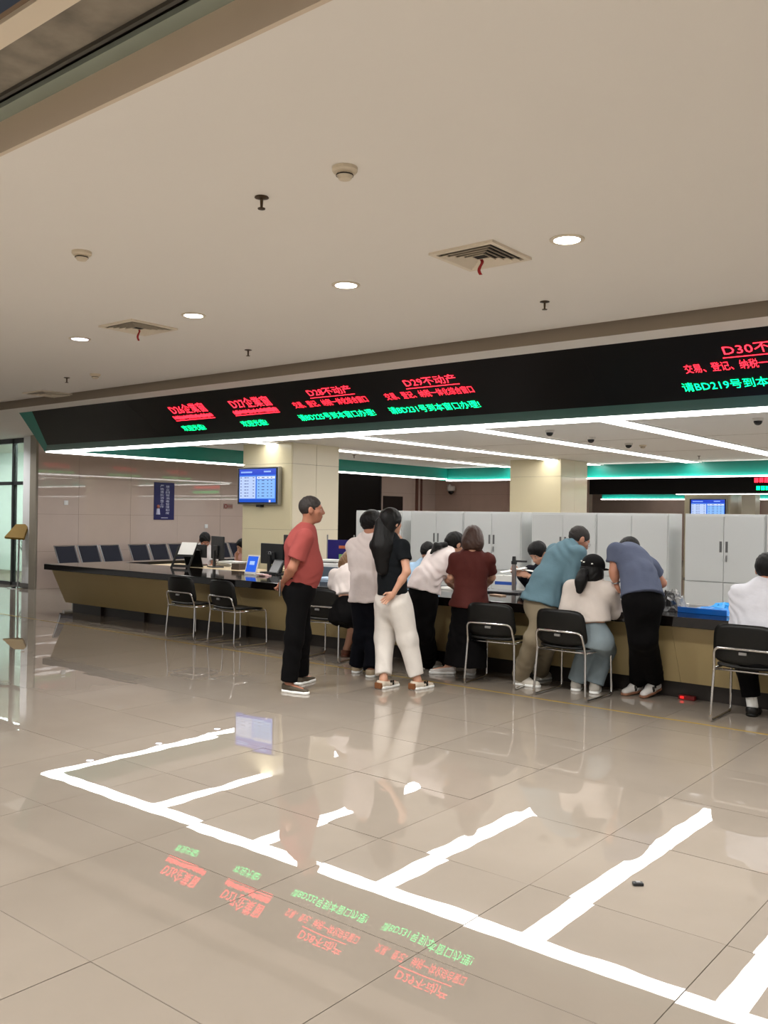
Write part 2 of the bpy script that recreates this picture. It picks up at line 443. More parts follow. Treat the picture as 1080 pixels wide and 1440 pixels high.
MB().box(-28, 6, 1.455, 1.760, 3.17, 3.20).build('slab', M_CONC, slot, world=True)
MB().box(-28, 6, 1.378, 1.455, 3.03, 3.17).build('fascia_board', mat('pale_board', '#d8cab4', .7, var=.05, scale=5), slot, world=True)
MB().box(-28, 6, 1.348, 1.378, 3.045, 3.17).build('backing_board', mat('brown_board', '#806c58', .8), slot, world=True)
MB().box(-28, 6, 1.301, 1.348, 3.03, 3.17).build('blue_edge', mat('dark_blue_paint', '#1d2f46', .5), slot, world=True)

# ================================================================== LED fascia above the counter
LAB = 'black sloping fascia over the long counter carrying red and green LED lettering'
fas = empty('led_fascia', (-6, 7.4, 2.44), label=LAB, cat='signboard')
def fpt(x, t, off=0.0):
    """point on the sloping fascia: t = 0 at its lower edge, 1 at its top; off = metres out of the panel towards the hall"""
    n = nrm((0, -.495, -.74)); return np.array([x, 7.40 - .74 * t, 2.44 + .495 * t]) + n * off
TB = .18
nb = -nrm((0, -.495, -.74))
MB().prism([fpt(-12.38, TB), fpt(6, TB), fpt(6, 1), fpt(-11.75, 1)], (0, 0, 0), nb * .05).build('black_panel', M_BLACK, fas, world=True)
MB().prism([fpt(-12.62, .02), fpt(6, .02), fpt(6, TB - .002), fpt(-12.5, TB - .002)], nb * .004, nb * .05).build('lower_trim', M_GTRIM, fas, world=True)
MB().prism([fpt(-12.66, 0), fpt(-12.62, .02), fpt(-12.38, TB), fpt(-11.75, 1), fpt(-12.10, 1)], nb * .002, nb * .16).build('end_cheek', M_GREEN, fas, world=True)
MB().box(-12.64, 6, 7.40, 7.615, 2.436, 2.456).build('edge_light', M_LED, fas, world=True)
for xs in (-9.6, -6.4, -3.4, -.4):
    MB().prism([fpt(xs, TB, .0008), fpt(xs + .006, TB, .0008), fpt(xs + .006, 1, .0008), fpt(xs, 1, .0008)], (0, 0, 0), nb * .002).build('panel_joint', M_BLACK, fas, world=True)
FX = np.array([1.0, 0, 0]); FYD = nrm((0, -.74, .495)); SL = math.hypot(.74, .495)
def zt(z): return (z - 2.44) / .495
def led_line(body, x0, x1, z0, z1, m, name='lettering'):
    t0, t1 = zt(z0), zt(z1)
    return text_obj(name, body, fpt(x0, t0, .004), FX, FYD, x1 - x0, (t1 - t0) * SL, m, fas)
def led_bar(x0, x1, z0, z1, m):
    return MB().quad(fpt(x0, zt(z0), .004), fpt(x1, zt(z0), .004), fpt(x1, zt(z1), .004), fpt(x0, zt(z1), .004)).build('underline', m, fas, world=True, fix=False)
def led_block(x, num, head, green, kind):
    if kind == 'long':
        led_line(num + head, x, x + .60, 2.795, 2.858, M_RED_LED); led_bar(x - .02, x + .60, 2.779, 2.784, M_RED_LED)
        led_line('交易、登记、纳税一体化综合窗口', x - .34, x + .70, 2.706, 2.762, M_RED_LED)
        led_line(green, x - .42, x + .66, 2.588, 2.648, M_GRN_LED)
    else:
        led_line(num + head, x, x + .64, 2.752, 2.842, M_RED_LED)
        g = MB(); r = random.Random(int(x * 100))
        for q in range(44):
            x0 = x - .08 + q * .0165
            a, b = zt(2.694 + r.uniform(0, .012)), zt(2.738 - r.uniform(0, .012))
            g.quad(fpt(x0, a, .004), fpt(x0 + .011, a, .004), fpt(x0 + .011, b, .004), fpt(x0, b, .004))
        g.build('small_lettering', M_RED_LED, fas, world=True, fix=False)
        led_bar(x - .09, x + .64, 2.684, 2.690, M_RED_LED)
        led_line(green, x - .12, x + .30, 2.575, 2.634, M_GRN_LED)
led_block(-8.93, 'D26', '企業窗', '欢迎光临!', 'short')
led_block(-7.84, 'D27', '企業窗', '欢迎光临!', 'short')
led_block(-6.58, 'D28', '不动产', '请BD225号到本窗口办理!', 'long')
led_block(-5.30, 'D29', '不动产', '请BD231号到本窗口办理!', 'long')
led_block(-2.28, 'D30', '不动产', '请BD219号到本窗口办理!', 'long')
# left and rear bulkheads of the counter island
lb = empty('bulkhead', (-12.5, 12.5, 2.44), label='green bulkhead with a light line running back along the left end', cat='bulkhead')
MB().box(-12.66, -12.44, 7.6, 17.75, 2.456, 2.92).build('green_panel', M_GREEN, lb, world=True)
MB().box(-12.64, -12.44, 7.62, 17.75, 2.436, 2.455).build('edge_light', M_LED, lb, world=True)
MB().box(-12.70, -12.665, 8.3, 17.75, 2.46, 2.92).build('black_panel', M_BLACK, lb, world=True)
for k, y0 in enumerate((14.5, 12.55, 10.6, 16.2)):
    text_obj('lettering', '请BD%d号到本窗口办理!' % (207 + 3 * k), (-12.705, y0, 2.465), (0, -1, 0), (0, 0, 1), 1.0, .075, M_GRN_LED, lb)
    text_obj('lettering', 'D%d不动产' % (22 + k), (-12.705, y0 - .15, 2.60), (0, -1, 0), (0, 0, 1), .7, .12, M_RED_LED, lb)
bb = empty('bulkhead', (-6, 17.8, 2.40), label='green bulkhead with a light line across the rear of the counter area', cat='bulkhead')
MB().box(-12.66, 6, 17.76, 17.99, 2.42, 2.92).build('green_panel', M_GREEN, bb, world=True)
MB().box(-12.43, 6, 17.70, 17.86, 2.40, 2.42).build('edge_light', M_LED, bb, world=True)

# light strips in the counter ceiling
def strip_names(i): return ['furthest left of the ceiling light strips, running behind the cream column', 'second ceiling light strip from the left, over the standing couple',
    'third ceiling light strip from the left, ending above the cream rear column', 'fourth ceiling light strip from the left, over the bending man in teal', 'ceiling light strip at the right edge over the seated man in white', 'ceiling light strip beyond the right edge of the view'][i]
for i, xs in enumerate((-10.62, -8.52, -6.45, -4.52, -2.56, -.5)):
    t = empty('light_strip', (xs, 13, 2.70), label=strip_names(i), cat='light strip', group='light strips over the counter area')
    MB().box(xs - .14, xs + .14, 8.08, 17.65, 2.684, 2.695).build('diffuser', M_STRIP, t, world=True)
    MB().box(xs - .165, xs - .14, 8.06, 17.67, 2.680, 2.697).box(xs + .14, xs + .165, 8.06, 17.67, 2.680, 2.697).box(xs - .165, xs + .165, 8.055, 8.08, 2.68, 2.697).build('housing', M_WHITE, t, world=True)

for i, xs in enumerate((-13.2, -9.0, -4.5)):  # unseen strips added to brighten the far wall
    t = empty('light_strip', (xs, 25.5, 2.99), label='ceiling light strip of the far hall, hidden behind the distant fascia', cat='light strip', group='light strips of the far hall')
    MB().box(xs - .15, xs + .15, 23.2, 33.2, 2.975, 2.99).build('diffuser', M_STRIP, t, world=True)
    MB().box(xs - .18, xs - .15, 23.2, 33.2, 2.965, 2.999).box(xs + .15, xs + .18, 23.2, 33.2, 2.965, 2.999).build('housing', M_WHITE, t, world=True)
for i, ys in enumerate((19.2, 21.2)):  # strips added over the aisle to light the far left wall
    t = empty('light_strip', (-14.5, ys, 2.99), label='short light strip over the aisle before the far stone wall, place %d' % (i + 1) if False else ('short light strip over the aisle before the far stone wall' if i == 0 else 'short light strip nearest the far stone wall'), cat='light strip', group='aisle light strips')
    MB().box(-15.3, -13.7, ys - .1, ys + .1, 3.012, 3.028).build('diffuser', M_STRIP, t, world=True)
    MB().box(-15.33, -13.67, ys - .13, ys - .1, 3.0, 3.029).box(-15.33, -13.67, ys + .1, ys + .13, 3.0, 3.029).build('housing', M_WHITE, t, world=True)
# ================================================================== walls, far hall
wl = stage(MB().box(-16.60, -16.42, 9.45, 22.8, 0, 3.03).build('wall_left', M_JOINT))
ys = [9.44, 10.35] + [10.35 + 1.25 * k for k in range(1, 11)]
zs = [.0, .74, 1.48, 2.22, 3.03]
for a in range(len(ys) - 1):
    for b in range(4):
        MB().box(-16.425, -16.40 + .0015 * ((a * 7 + b * 3) % 3), ys[a] + .002, min(ys[a + 1], 22.78) - .002, zs[b] + .002, zs[b + 1] - .002).build('stone_slab', M_STONE, wl)
we = stage(MB().box(-16.62, -16.40, 9.40, 9.45, 0, 3.03).build('trim_2', M_STONE2))
stage(MB().box(-17.05, -16.63, 9.50, 9.9, 0, 3.03).build('trim_3', M_WHITE))
stage(MB().box(-17.07, -16.625, 9.46, 9.92, 0, .09).build('baseboard_left', mat('grey_baseboard', '#55504a', .5)))
wf = stage(MB().box(-16.4, -11.2, 22.8, 23.0, 0, 3.0).build('wall_far', M_JOINT))
for a in range(4):
    for b in range(4):
        MB().box(-16.4 + 1.3 * a + .002, -16.4 + 1.3 * (a + 1) - .002, 22.775, 22.81, zs[b] + .002, zs[b + 1] - .002).build('stone_slab', mat('far_stone', '#b49a8c', .18, var=.05), wf)
stage(MB().box(-30, 8, 34.0, 34.2, 0, 3.05).build('wall_back', M_BROWNW))
# dark door opening and frame in the far left wall
d1 = stage(MB().box(-16.40, -16.37, 20.2, 21.1, 0, 2.12).build('door_1', mat('dark_door', '#1a1310', .4)))
MB().box(-16.40, -16.36, 21.75, 21.85, 0, 3.0).build('door_post', mat('reddish_post', '#6b4439', .4), d1)
MB().box(-16.40, -16.36, 22.0, 22.06, 0, 3.0).build('door_post', mat('reddish_post', '#6b4439', .4), d1)
# large LED display on the left wall
dd = empty('led_display', (-16.39, 17.5, 1.9), label='large black wall display with red lettering right of the cream column', cat='display')
MB().box(-16.395, -16.30, 15.2, 19.95, .55, 3.0).build('screen', M_BLACK, dd, world=True)
MB().box(-16.40, -16.29, 15.15, 15.2, .5, 3.02).box(-16.40, -16.29, 19.95, 20.0, .5, 3.02).box(-16.4, -16.29, 15.15, 20, .5, .55).build('frame', M_DARK, dd, world=True)
def glyph_row(parent, y0, y1, z0, z1, m, seed, x=-16.297):
    r = random.Random(seed); g = MB(); n = max(3, int((y1 - y0) / (z1 - z0)))
    cw = (y1 - y0) / n
    for i in range(n):
        a = y0 + i * cw
        for q in range(3): zz = z0 + (z1 - z0) * (q + r.uniform(.05, .5)) / 3; g.add([(x, a + .1 * cw, zz), (x, a + .85 * cw, zz), (x, a + .85 * cw, zz + .12 * (z1 - z0)), (x, a + .1 * cw, zz + .12 * (z1 - z0))], [(0, 1, 2, 3)])
        for q in range(2): yy = a + cw * (.15 + .4 * q + r.uniform(0, .2)); g.add([(x, yy, z0), (x, yy + .12 * cw, z0), (x, yy + .12 * cw, z1), (x, yy, z1)], [(0, 1, 2, 3)])
    return g.build('lettering', m, parent, world=True, fix=False)
glyph_row(dd, 16.2, 18.05, 2.40, 2.50, M_RED_LED, 1); glyph_row(dd, 16.2, 18.1, 2.12, 2.22, M_RED_LED, 2); glyph_row(dd, 16.2, 17.9, 2.00, 2.10, M_RED_LED, 3)
# poster on the left wall
pl = onx(217, 678, -16.39); pr_ = onx(244.5, 731, -16.39)
po = empty('wall_poster', (-16.39, (pl[1] + pr_[1]) / 2, pr_[2]), label='narrow dark blue poster with white vertical lettering on the stone wall', cat='poster')
y0, y1, z0, z1 = pl[1], pr_[1], pr_[2], pl[2]
MB().box(-16.398, -16.385, y0, y1, z0, z1).build('sheet', M_BLUE, po, world=True)
MW = mat('poster_white', '#c9cbe6', .6)
pw, ph = y1 - y0, z1 - z0
for body, u, v0, n in (('建立日常消毒管理制度', .66, .93, 10), ('严格落实消毒工作', .38, .94, 8)):
    for i, ch in enumerate(body):
        text_obj('character', ch, (-16.382, y0 + pw * u - .05, z0 + ph * (v0 - .079 * (i + .86))), (0, 1, 0), (0, 0, 1), .10, ph * .064, MW, po)
MB().tube([(-16.383, y0 + .19 * pw, z0 + .14 * ph), (-16.383, y0 + .19 * pw, z0 + .30 * ph)], [.05, .035], 8).build('doctor_figure', MW, po, world=True)
MB().lathe([(.02, 0), (.038, .02), (.038, .05), (.02, .075)], (-16.383, y0 + .2 * pw, z0 + .31 * ph), 10).build('figure_head', mat('figure_face', '#b06a5a', .6), po, world=True)
MB().box(-16.384, -16.381, y0 + .35 * pw, y0 + .68 * pw, z0 + .045 * ph, z0 + .06 * ph).build('footer_line', MW, po, world=True)
# little wall plates
for nm, px, py, sz, lab in (('switch_plate', 93, 707, .09, 'small white switch plate on the stone wall near the wall end'), ('wall_socket', 290, 740, .09, 'white wall socket above the clerk far left')):
    p = onx(px, py, -16.39)
    t = empty(nm, p, label=lab, cat='wall plate')
    MB().box(-16.398, -16.385, p[1] - sz / 2, p[1] + sz / 2, p[2] - sz / 2, p[2] + sz / 2).build('plate', M_WHITE, t, world=True, bevel=.003)
    MB().box(-16.386, -16.380, p[1] - sz * .18, p[1] + sz * .18, p[2] - sz * .3, p[2] + sz * .3).build('rocker', M_PAPER, t, world=True)
p = onx(321, 712, -16.39); t = empty('no_smoking_sign', p, label='small red and white notice on the stone wall beside the column', cat='sign')
MB().box(-16.398, -16.388, p[1] - .14, p[1] + .14, p[2] - .06, p[2] + .06).build('plate', mat('notice_plate', '#9b8578', .4), t, world=True)
ring = [(-16.385, p[1] - .08 + .045 * math.cos(a), p[2] + .045 * math.sin(a)) for a in np.linspace(0, 2 * PI, 14)[:-1]]
MB().tube(ring, .008, 6, closed=True).build('symbol', mat('notice_red', '#8e1420', .5), t, world=True)
glyph_row(t, p[1] - .01, p[1] + .13, p[2] - .03, p[2] + .03, mat('notice_red', '#8e1420', .5), 9, x=-16.386)

# glazed doors at the far left
w1 = stage(MB().box(-26, -17.06, 9.66, 9.672, .06, 3.0).build('window_1', M_GLASS))
fr = MB()
for xx in (-17.10, -17.68, -18.9, -20.2, -21.5, -22.8): fr = MB().box(xx - .035, xx + .035, 9.62, 9.71, 0, 3.03); fr.build('window_frame', M_FRAME, w1)
for z0, z1 in ((2.93, 3.029), (2.07, 2.14), (0, .07)): MB().box(-26, -17.06, 9.62, 9.71, z0, z1).build('window_frame', M_FRAME, w1)
stage(MB().box(-30, -16.65, 12.0, 12.2, 0, 3.03).build('wall_office', mat('office_wall', '#e2ece6', .7)))
t = empty('office_light', (-20, 9.9, 3.0), label='lit ceiling panel in the room behind the glass doors', cat='ceiling light')  # glowing panel added out of sight to brighten the room
MB().box(-24, -17.2, 9.74, 9.96, 3.015, 3.029).build('diffuser', mat('office_diffuser', '#ffffff', .5, emit=(.93, 1.0, .97), estr=60.0, var=0), t, world=True)

# ================================================================== columns with stone cladding
def column(name, x0, y0, w_, top, label):
    t = empty(name, (x0 + w_ / 2, y0 + w_ / 2, 0), label=label, cat='column')
    MB().box(x0 + .02, x0 + w_ - .02, y0 + .02, y0 + w_ - .02, 0, top).build('core', M_JOINT, t, world=True)
    zz = [0, 1.3, 2.36, top]
    for b in range(3):
        MB().box(x0, x0 + w_, y0, y0 + .03, zz[b] + .002, zz[b + 1] - .002).build('stone_panel', M_CREAM, t, world=True)
        MB().box(x0, x0 + .03, y0 + .033, y0 + w_, zz[b] + .002, zz[b + 1] - .002).build('stone_panel', M_CREAM, t, world=True)
        for q in range(2):
            ya, yb = y0 + .033 + q * (w_ - .033) / 2, y0 + .033 + (q + 1) * (w_ - .033) / 2
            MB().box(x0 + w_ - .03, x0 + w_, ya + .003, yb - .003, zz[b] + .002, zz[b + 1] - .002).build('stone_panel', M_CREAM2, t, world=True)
    return t
column('stone_column', -11.30, 10.20, 1.13, 2.70, 'cream stone column carrying the blue screen, left of the standing couple')
column('stone_column', -9.43, 15.67, 1.13, 2.70, 'cream stone column rising behind the white cabinets at the rear')
column('stone_column', -8.95, 23.9, 1.2, 3.0, 'far column carrying the small blue screen above the right cabinets')
stage(MB().box(-7.55, -7.2, 24.2, 24.6, 0, 3.0).build('trim_4', M_CREAM2))
def tv(x0, x1, y, z0, z1, label, depth=.06):
    t = empty('wall_screen', ((x0 + x1) / 2, y, z0), label=label, cat='screen')
    W, H = x1 - x0, z1 - z0
    MB().box(x0, x1, y, y + depth, z0, z1).build('housing', M_STEEL, t, world=True, bevel=.006)
    MB().box(x0 + .012, x1 - .012, y - .004, y + .01, z0 + .012, z1 - .012).build('bezel', M_DARK, t, world=True)
    def q(n, a, b, c, d, col, e, off=.006):
        return MB().quad((x0 + a * W, y - off, z0 + c * H), (x0 + b * W, y - off, z0 + c * H), (x0 + b * W, y - off, z0 + d * H), (x0 + a * W, y - off, z0 + d * H)).build(n, mat('screen_' + col, '#05060a', .2, emit=col, estr=e, var=0), t, world=True, fix=False)
    q('display', .05, .95, .06, .95, '#2f6fe0', 1.0)
    q('title_bar', .05, .95, .79, .945, '#1440c8', 1.0, .007)
    q('table', .06, .46, .16, .75, '#b9cdf5', 1.0, .007); q('table', .49, .93, .16, .66, '#86b8f8', 1.0, .007); q('table_head', .49, .93, .68, .75, '#d8e4fb', 1.0, .007)
    q('status_bar', .05, .77, .06, .145, '#0d4fc4', 1.0, .0075)
    g = MB(); r = random.Random(4)
    for i in range(7):
        zc = z0 + H * (.71 - .082 * i)
        for base, cols in ((.08, (0, .10, .12, .17, .31)), (.52, (0, .09, .12, .22, .31))):
            for c in cols:
                a = x0 + W * (base + c); g.add([(a, y - .008, zc), (a + W * .035, y - .008, zc), (a + W * .035, y - .008, zc + H * .018), (a, y - .008, zc + H * .018)], [(0, 1, 2, 3)])
    g.build('table_text', mat('screen_text', '#05060a', .3, emit='#2a3a78', estr=1.0, var=0), t, world=True, fix=False)
    q('title_text', .09, .37, .845, .885, '#8fb4ff', 1.0, .008); q('clock_text', .66, .83, .855, .895, '#8fb4ff', 1.0, .008)
    q('logo', .79, .83, .06, .12, '#e0d4f0', 1.0, .008)
    MB().box((x0 + x1) / 2 - .05, (x0 + x1) / 2 + .05, y + .02, y + .1, z0 - .04, z0 + .02).build('bracket', M_DARK, t, world=True)
    return t
tv(-11.32, -10.36, 10.10, 1.70, 2.31, 'wall screen with blue queue tables mounted on the cream column', .075)
tv(-8.78, -7.80, 23.8, 1.56, 2.12, 'small far wall screen glowing blue above the right-hand cabinets')
# the next counter island far behind
f2 = empty('led_fascia', (-5, 22.5, 2.2), label='distant black fascia with red and green lettering seen above the right cabinets', cat='signboard')
MB().box(-11.0, 6, 22.4, 22.6, 2.205, 2.75).build('black_panel', M_BLACK, f2, world=True)
MB().box(-8.6, 6, 22.38, 22.5, 2.19, 2.205).build('edge_light', M_LED, f2, world=True)
def grow(parent, x0, x1, y, z0, z1, m, seed):
    r = random.Random(seed); g = MB(); n = int((x1 - x0) / (z1 - z0)); cw = (x1 - x0) / n
    for i in range(n):
        a = x0 + i * cw
        for q in range(3): zz = z0 + (z1 - z0) * (q + r.uniform(.05, .5)) / 3; g.add([(a + .1 * cw, y, zz), (a + .9 * cw, y, zz), (a + .9 * cw, y, zz + .2 * (z1 - z0)), (a + .1 * cw, y, zz + .2 * (z1 - z0))], [(0, 1, 2, 3)])
        for q in range(2): xx = a + cw * (.15 + .45 * q); g.add([(xx, y, z0), (xx + .2 * cw, y, z0), (xx + .2 * cw, y, z1), (xx, y, z1)], [(0, 1, 2, 3)])
    return g.build('lettering', m, parent, world=True, fix=False)
pa = ony(1060, 677, 22.39); pb = ony(1063, 687, 22.39)
grow(f2, pa[0], pa[0] + 1.5, 22.39, pa[2] - .03, pa[2] + .08, M_RED_LED, 5); grow(f2, pb[0], pb[0] + 1.5, 22.39, pb[2] - .04, pb[2] + .06, M_GRN_LED, 6)
b3 = empty('bulkhead', (-9, 29.5, 2.3), label='green bulkhead with light lines far behind, above the fourth cabinet', cat='bulkhead')
MB().box(-14, 6, 29.5, 29.7, 2.24, 2.75).build('green_panel', M_GREEN, b3, world=True)
MB().box(-14, 6, 29.42, 29.5, 2.22, 2.25).build('edge_light', M_LED, b3, world=True)
pa = ony(1056, 714, 33.9)
MB().box(pa[0] - .34, pa[0] + .31, 33.95, 33.998, pa[2] - .8, pa[2] + .17).build('red_banner', mat('red_banner', '#7d0f16', .6), None)
tag(bpy.data.objects['red_banner'], 'dark red banner far away at the right edge above the cabinets', 'banner')

# ================================================================== ceiling fittings
def downlight(x, y, z, label, group='downlights', power=DOWN_W, cool=0.0, show=True):
    t = empty('downlight', (x, y, z), label=label, cat='downlight', group=group)
    c = (1.0 - .12 * cool, .985 - .06 * cool, .96 + .04 * cool)
    MB().lathe([(.070, -.001), (.092, -.001), (.092, -.006), (.070, -.008), (.070, -.001)], (x, y, z), 24, False).build('trim_ring', M_VENT, t, world=True)
    MB().lathe([(.0005, -.004), (.070, -.004), (.070, -.002), (.0005, -.002)], (x, y, z), 24).build('lamp_face', mat('downlight_face_%d' % round(cool * 10), '#ffffff', .5, emit=c if cool < .5 else (.72, .76, 1.0), estr=30.0 if cool < .5 else 7.0, var=0), t, world=True)
    l = bpy.data.lights.new('downlight_lamp', 'AREA'); l.shape = 'DISK'; l.size = .14; l.energy = power * (1.0 if cool < .5 else .6); l.color = c; l.spread = math.radians(150)
    lo = bpy.data.objects.new('downlight_lamp', l); COL.objects.link(lo); lo.parent = t; lo.location = (0, 0, -.014)
    return t
DLS = [(-2.26, 4.30, 'downlight right of the ceiling vent, nearest to the camera', 0), (-3.84, 4.32, 'glaring downlight in the middle of the hall ceiling', 0), (-5.36, 4.32, 'glaring downlight beside the smaller ceiling vent on the left', 0), (-6.90, 4.34, 'bluish downlight furthest left in the hall ceiling', 1)]
for x, y, lab, c in DLS: downlight(x, y, 3.03, lab, 'downlights in the hall ceiling', cool=c)
for x in (-.7, .85): downlight(x, 4.32, 3.03, 'downlight outside the view in the hall ceiling', 'hall downlights out of view')
for y in (-.4, -3.2):
    for x in (-8.4, -6.9, -5.36, -3.84, -2.26, -.7, .85, 2.4): downlight(x, y, 3.03, 'downlight outside the view in the hall ceiling', 'hall downlights out of view')
for y, lab in ((9.56, 'aisle downlight nearest the end of the stone wall, mirrored in the floor'), (11.1, 'second aisle downlight along the stone wall, mirrored in the floor'), (12.6, 'third aisle downlight along the stone wall, mirrored in the floor'), (14.1, 'fourth aisle downlight, level with the cream column'), (15.6, 'aisle downlight before the large wall display')): downlight(-14.65, y, 3.03, lab, 'aisle downlights', power=18, cool=1)
for x, y, lab in ((-17.7, 9.0, 'downlight just before the glass doors at the far left'), (-16.7, 8.3, 'downlight over the brass lectern sign at the far left')): downlight(x, y, 3.03, lab, 'door downlights', power=18, cool=.4)
def vent(x, y, s, label, ribbon=True):
    t = empty('ceiling_vent', (x, y, 3.03), label=label, cat='vent', group='square ceiling vents'); h_ = s / 2
    def frame(a, b, z0, z1, m, n): MB().box(x - b, x + b, y - b, y - a, z0, z1).box(x - b, x + b, y + a, y + b, z0, z1).box(x - b, x - a, y - a, y + a, z0, z1).box(x + a, x + b, y - a, y + a, z0, z1).build(n, m, t, world=True)
    frame(h_ - .03, h_, 3.016, 3.03, M_VENT, 'frame')
    MB().box(x - h_ + .03, x + h_ - .03, y - h_ + .03, y + h_ - .03, 3.0285, 3.0295).build('backing', M_VENTD, t, world=True)
    for k in range(4):
        b = h_ - .045 - k * .034; a = b - .016
        if a < .01: a = .001
        poly = MB()
        for sx, sy in ((1, 0), (-1, 0), (0, 1), (0, -1)):
            if sx: vs = [(x + sx * a, y - a, 3.022), (x + sx * a, y + a, 3.022), (x + sx * (b), y + b, 3.008), (x + sx * b, y - b, 3.008)]
            else: vs = [(x - a, y + sy * a, 3.022), (x + a, y + sy * a, 3.022), (x + b, y + sy * b, 3.008), (x - b, y + sy * b, 3.008)]
            poly.prism(vs, (0, 0, 0), (0, 0, .004))
        poly.build('louvre', M_VENT, t, world=True)
    if ribbon:
        r = []
        for k in range(8): r.append((x + .012 * math.sin(k * .9), y + .006 * math.cos(k), 3.008 - k * .0125))
        MB().prism([(p[0] - .009, p[1], p[2]) for p in r] + [(p[0] + .009, p[1] + .003, p[2]) for p in r[::-1]], (0, -.001, 0), (0, .001, 0)).build('ribbon', M_RIB, t, world=True)
vent(-2.79, 4.28, .42, 'square ceiling vent with a red ribbon in the middle right of the ceiling')
vent(-6.07, 4.34, .44, 'square ceiling vent with a red ribbon left of the glaring downlights')
vent(-10.45, 6.15, .46, 'flat square ceiling vent far left near the fascia', False)
def detector(x, y, z, label):
    t = empty('smoke_detector', (x, y, z), label=label, cat='smoke detector', group='smoke detectors')
    MB().lathe([(.055, 0), (.055, -.014), (.048, -.022), (.0005, -.024)], (x, y, z), 20).build('base', M_SMOKE, t, world=True)
    MB().lathe([(.034, -.022), (.036, -.034), (.026, -.050), (.0005, -.054)], (x, y, z), 18).build('chamber', M_SMOKE, t, world=True)
    MB().lathe([(.037, -.030), (.038, -.033), (.037, -.036)], (x, y, z), 18, False).build('slot_ring', M_VENTD, t, world=True)
for px, py, lab in ((485, 236, 'white smoke detector in the upper middle of the ceiling'), (115, 354, 'white smoke detector near the left side of the ceiling'), (134, 526, 'small smoke detector far left near the fascia')):
    p = onz(px, py, 3.03); detector(p[0], p[1], 3.03, lab)
p = onz(904, 626, 2.70); detector(p[0], p[1], 2.70, 'smoke detector in the counter ceiling beside the dome cameras')
def sprinkler(x, y, z, label):
    t = empty('sprinkler', (x, y, z), label=label, cat='sprinkler', group='fire sprinklers')
    MB().lathe([(.032, 0), (.034, -.004), (.012, -.010), (.0005, -.010)], (x, y, z), 16).build('rosette', M_SPR, t, world=True)
    MB().tube([(x, y, z - .008), (x, y, z - .052)], [.008, .006], 8).build('stem', M_SPR, t, world=True)
    MB().lathe([(.0005, -.052), (.018, -.053), (.018, -.057), (.0005, -.058)], (x, y, z), 12).build('deflector', M_SPR, t, world=True)
for px, py, z, lab in ((368, 277, 3.03, 'bronze sprinkler below the middle smoke detector'), (766, 424, 3.03, 'bronze sprinkler near the fascia right of the middle'), (349, 492, 3.03, 'bronze sprinkler near the fascia left of the middle'), (94, 531, 3.03, 'tiny bronze sprinkler furthest left by the fascia'), (983, 641, 2.70, 'sprinkler in the counter ceiling before the rear bulkhead'), (498, 640, 2.70, 'sprinkler in the counter ceiling right of the cream column')):
    p = onz(px, py, z); sprinkler(p[0], p[1], z, lab)
def dome(x, y, z, label):
    t = empty('dome_camera', (x, y, z), label=label, cat='security camera', group='dome cameras under the counter ceiling')
    MB().lathe([(.062, 0), (.062, -.022), (.052, -.032), (.0005, -.032)], (x, y, z), 20).build('base', M_CAMW, t, world=True, smooth=False)
    MB().lathe([(.048, -.030), (.045, -.050), (.034, -.068), (.018, -.078), (.0005, -.080)], (x, y, z), 20).build('dome', M_LENS, t, world=True, smooth=True)
for px, py, lab in ((773, 605, 'first dome camera from the left under the counter ceiling'), (831, 615, 'second dome camera from the left under the counter ceiling'), (884, 623, 'third dome camera from the left, beside a smoke detector'), (1066, 588, 'dome camera at the right edge under the counter ceiling')):
    p = onz(px, py, 2.70); dome(p[0], p[1], 2.70, lab)
p = ony(637, 688, 22.7); t = empty('wall_camera', p, label='white dome camera on a bracket on the far stone wall', cat='security camera')
MB().tube([(p[0] - .25, 22.77, p[2] + .12), (p[0] - .05, 22.6, p[2] + .12), (p[0], 22.6, p[2] + .08)], .03, 8).build('bracket', M_CAMW, t, world=True)
MB().lathe([(.11, .1), (.13, .06), (.13, -.04), (.10, -.06)], (p[0], 22.6, p[2]), 18).build('housing', M_CAMW, t, world=True, smooth=True)
MB().lathe([(.095, -.06), (.08, -.12), (.03, -.16), (.0005, -.165)], (p[0], 22.6, p[2]), 18).build('dome', M_LENS, t, world=True, smooth=True)

# ================================================================== counter
CT = .75
ctr = empty('service_counter', (-5, 7.8, 0), label='long service counter with black granite top and gold front panels', cat='counter')
MB().box(-12.47, 5, 7.30, 8.45, CT - .085, CT).build('worktop', M_GRANITE, ctr, world=True, bevel=.006)
MB().box(-12.47, -12.12, 8.452, 17.3, CT - .085, CT).build('worktop', M_GRANITE, ctr, world=True, bevel=.006)
xs = [-12.46] + [-12.40 + 1.36 * k for k in range(1, 13)]
for a, b in zip(xs[:-1], xs[1:]):
    a2 = a + .0015; b2 = b - .0015
    lo_a = a2 - (.10 if a == xs[0] else 0)
    MB().prism([(a2, 7.42, CT - .086), (a2, 7.66, .15), (a2, 7.72, .15), (a2, 7.72, CT - .086)], (0, 0, 0), (b2 - a2, 0, 0)).build('front_panel', M_GOLD, ctr, world=True)
MB().box(-12.40, 5, 7.75, 7.79, 0, .155).build('kick_board', M_TOE, ctr, world=True)
MB().box(-12.46, -12.42, 7.8, 17.2, .16, CT - .086).build('side_panel', M_GOLD, ctr, world=True)
MB().box(-12.38, -12.34, 7.8, 17.2, 0, .16).build('kick_board', M_TOE, ctr, world=True)
MB().box(-12.36, 5, 8.35, 8.40, 0, CT - .086).build('back_panel', M_TOE, ctr, world=True)
for k in range(10):
    xx = -11.6 + 1.05 * k
    MB().box(xx, xx + .018, 7.70, 7.75, .0, .148).build('support_foot', M_TOE, ctr, world=True)

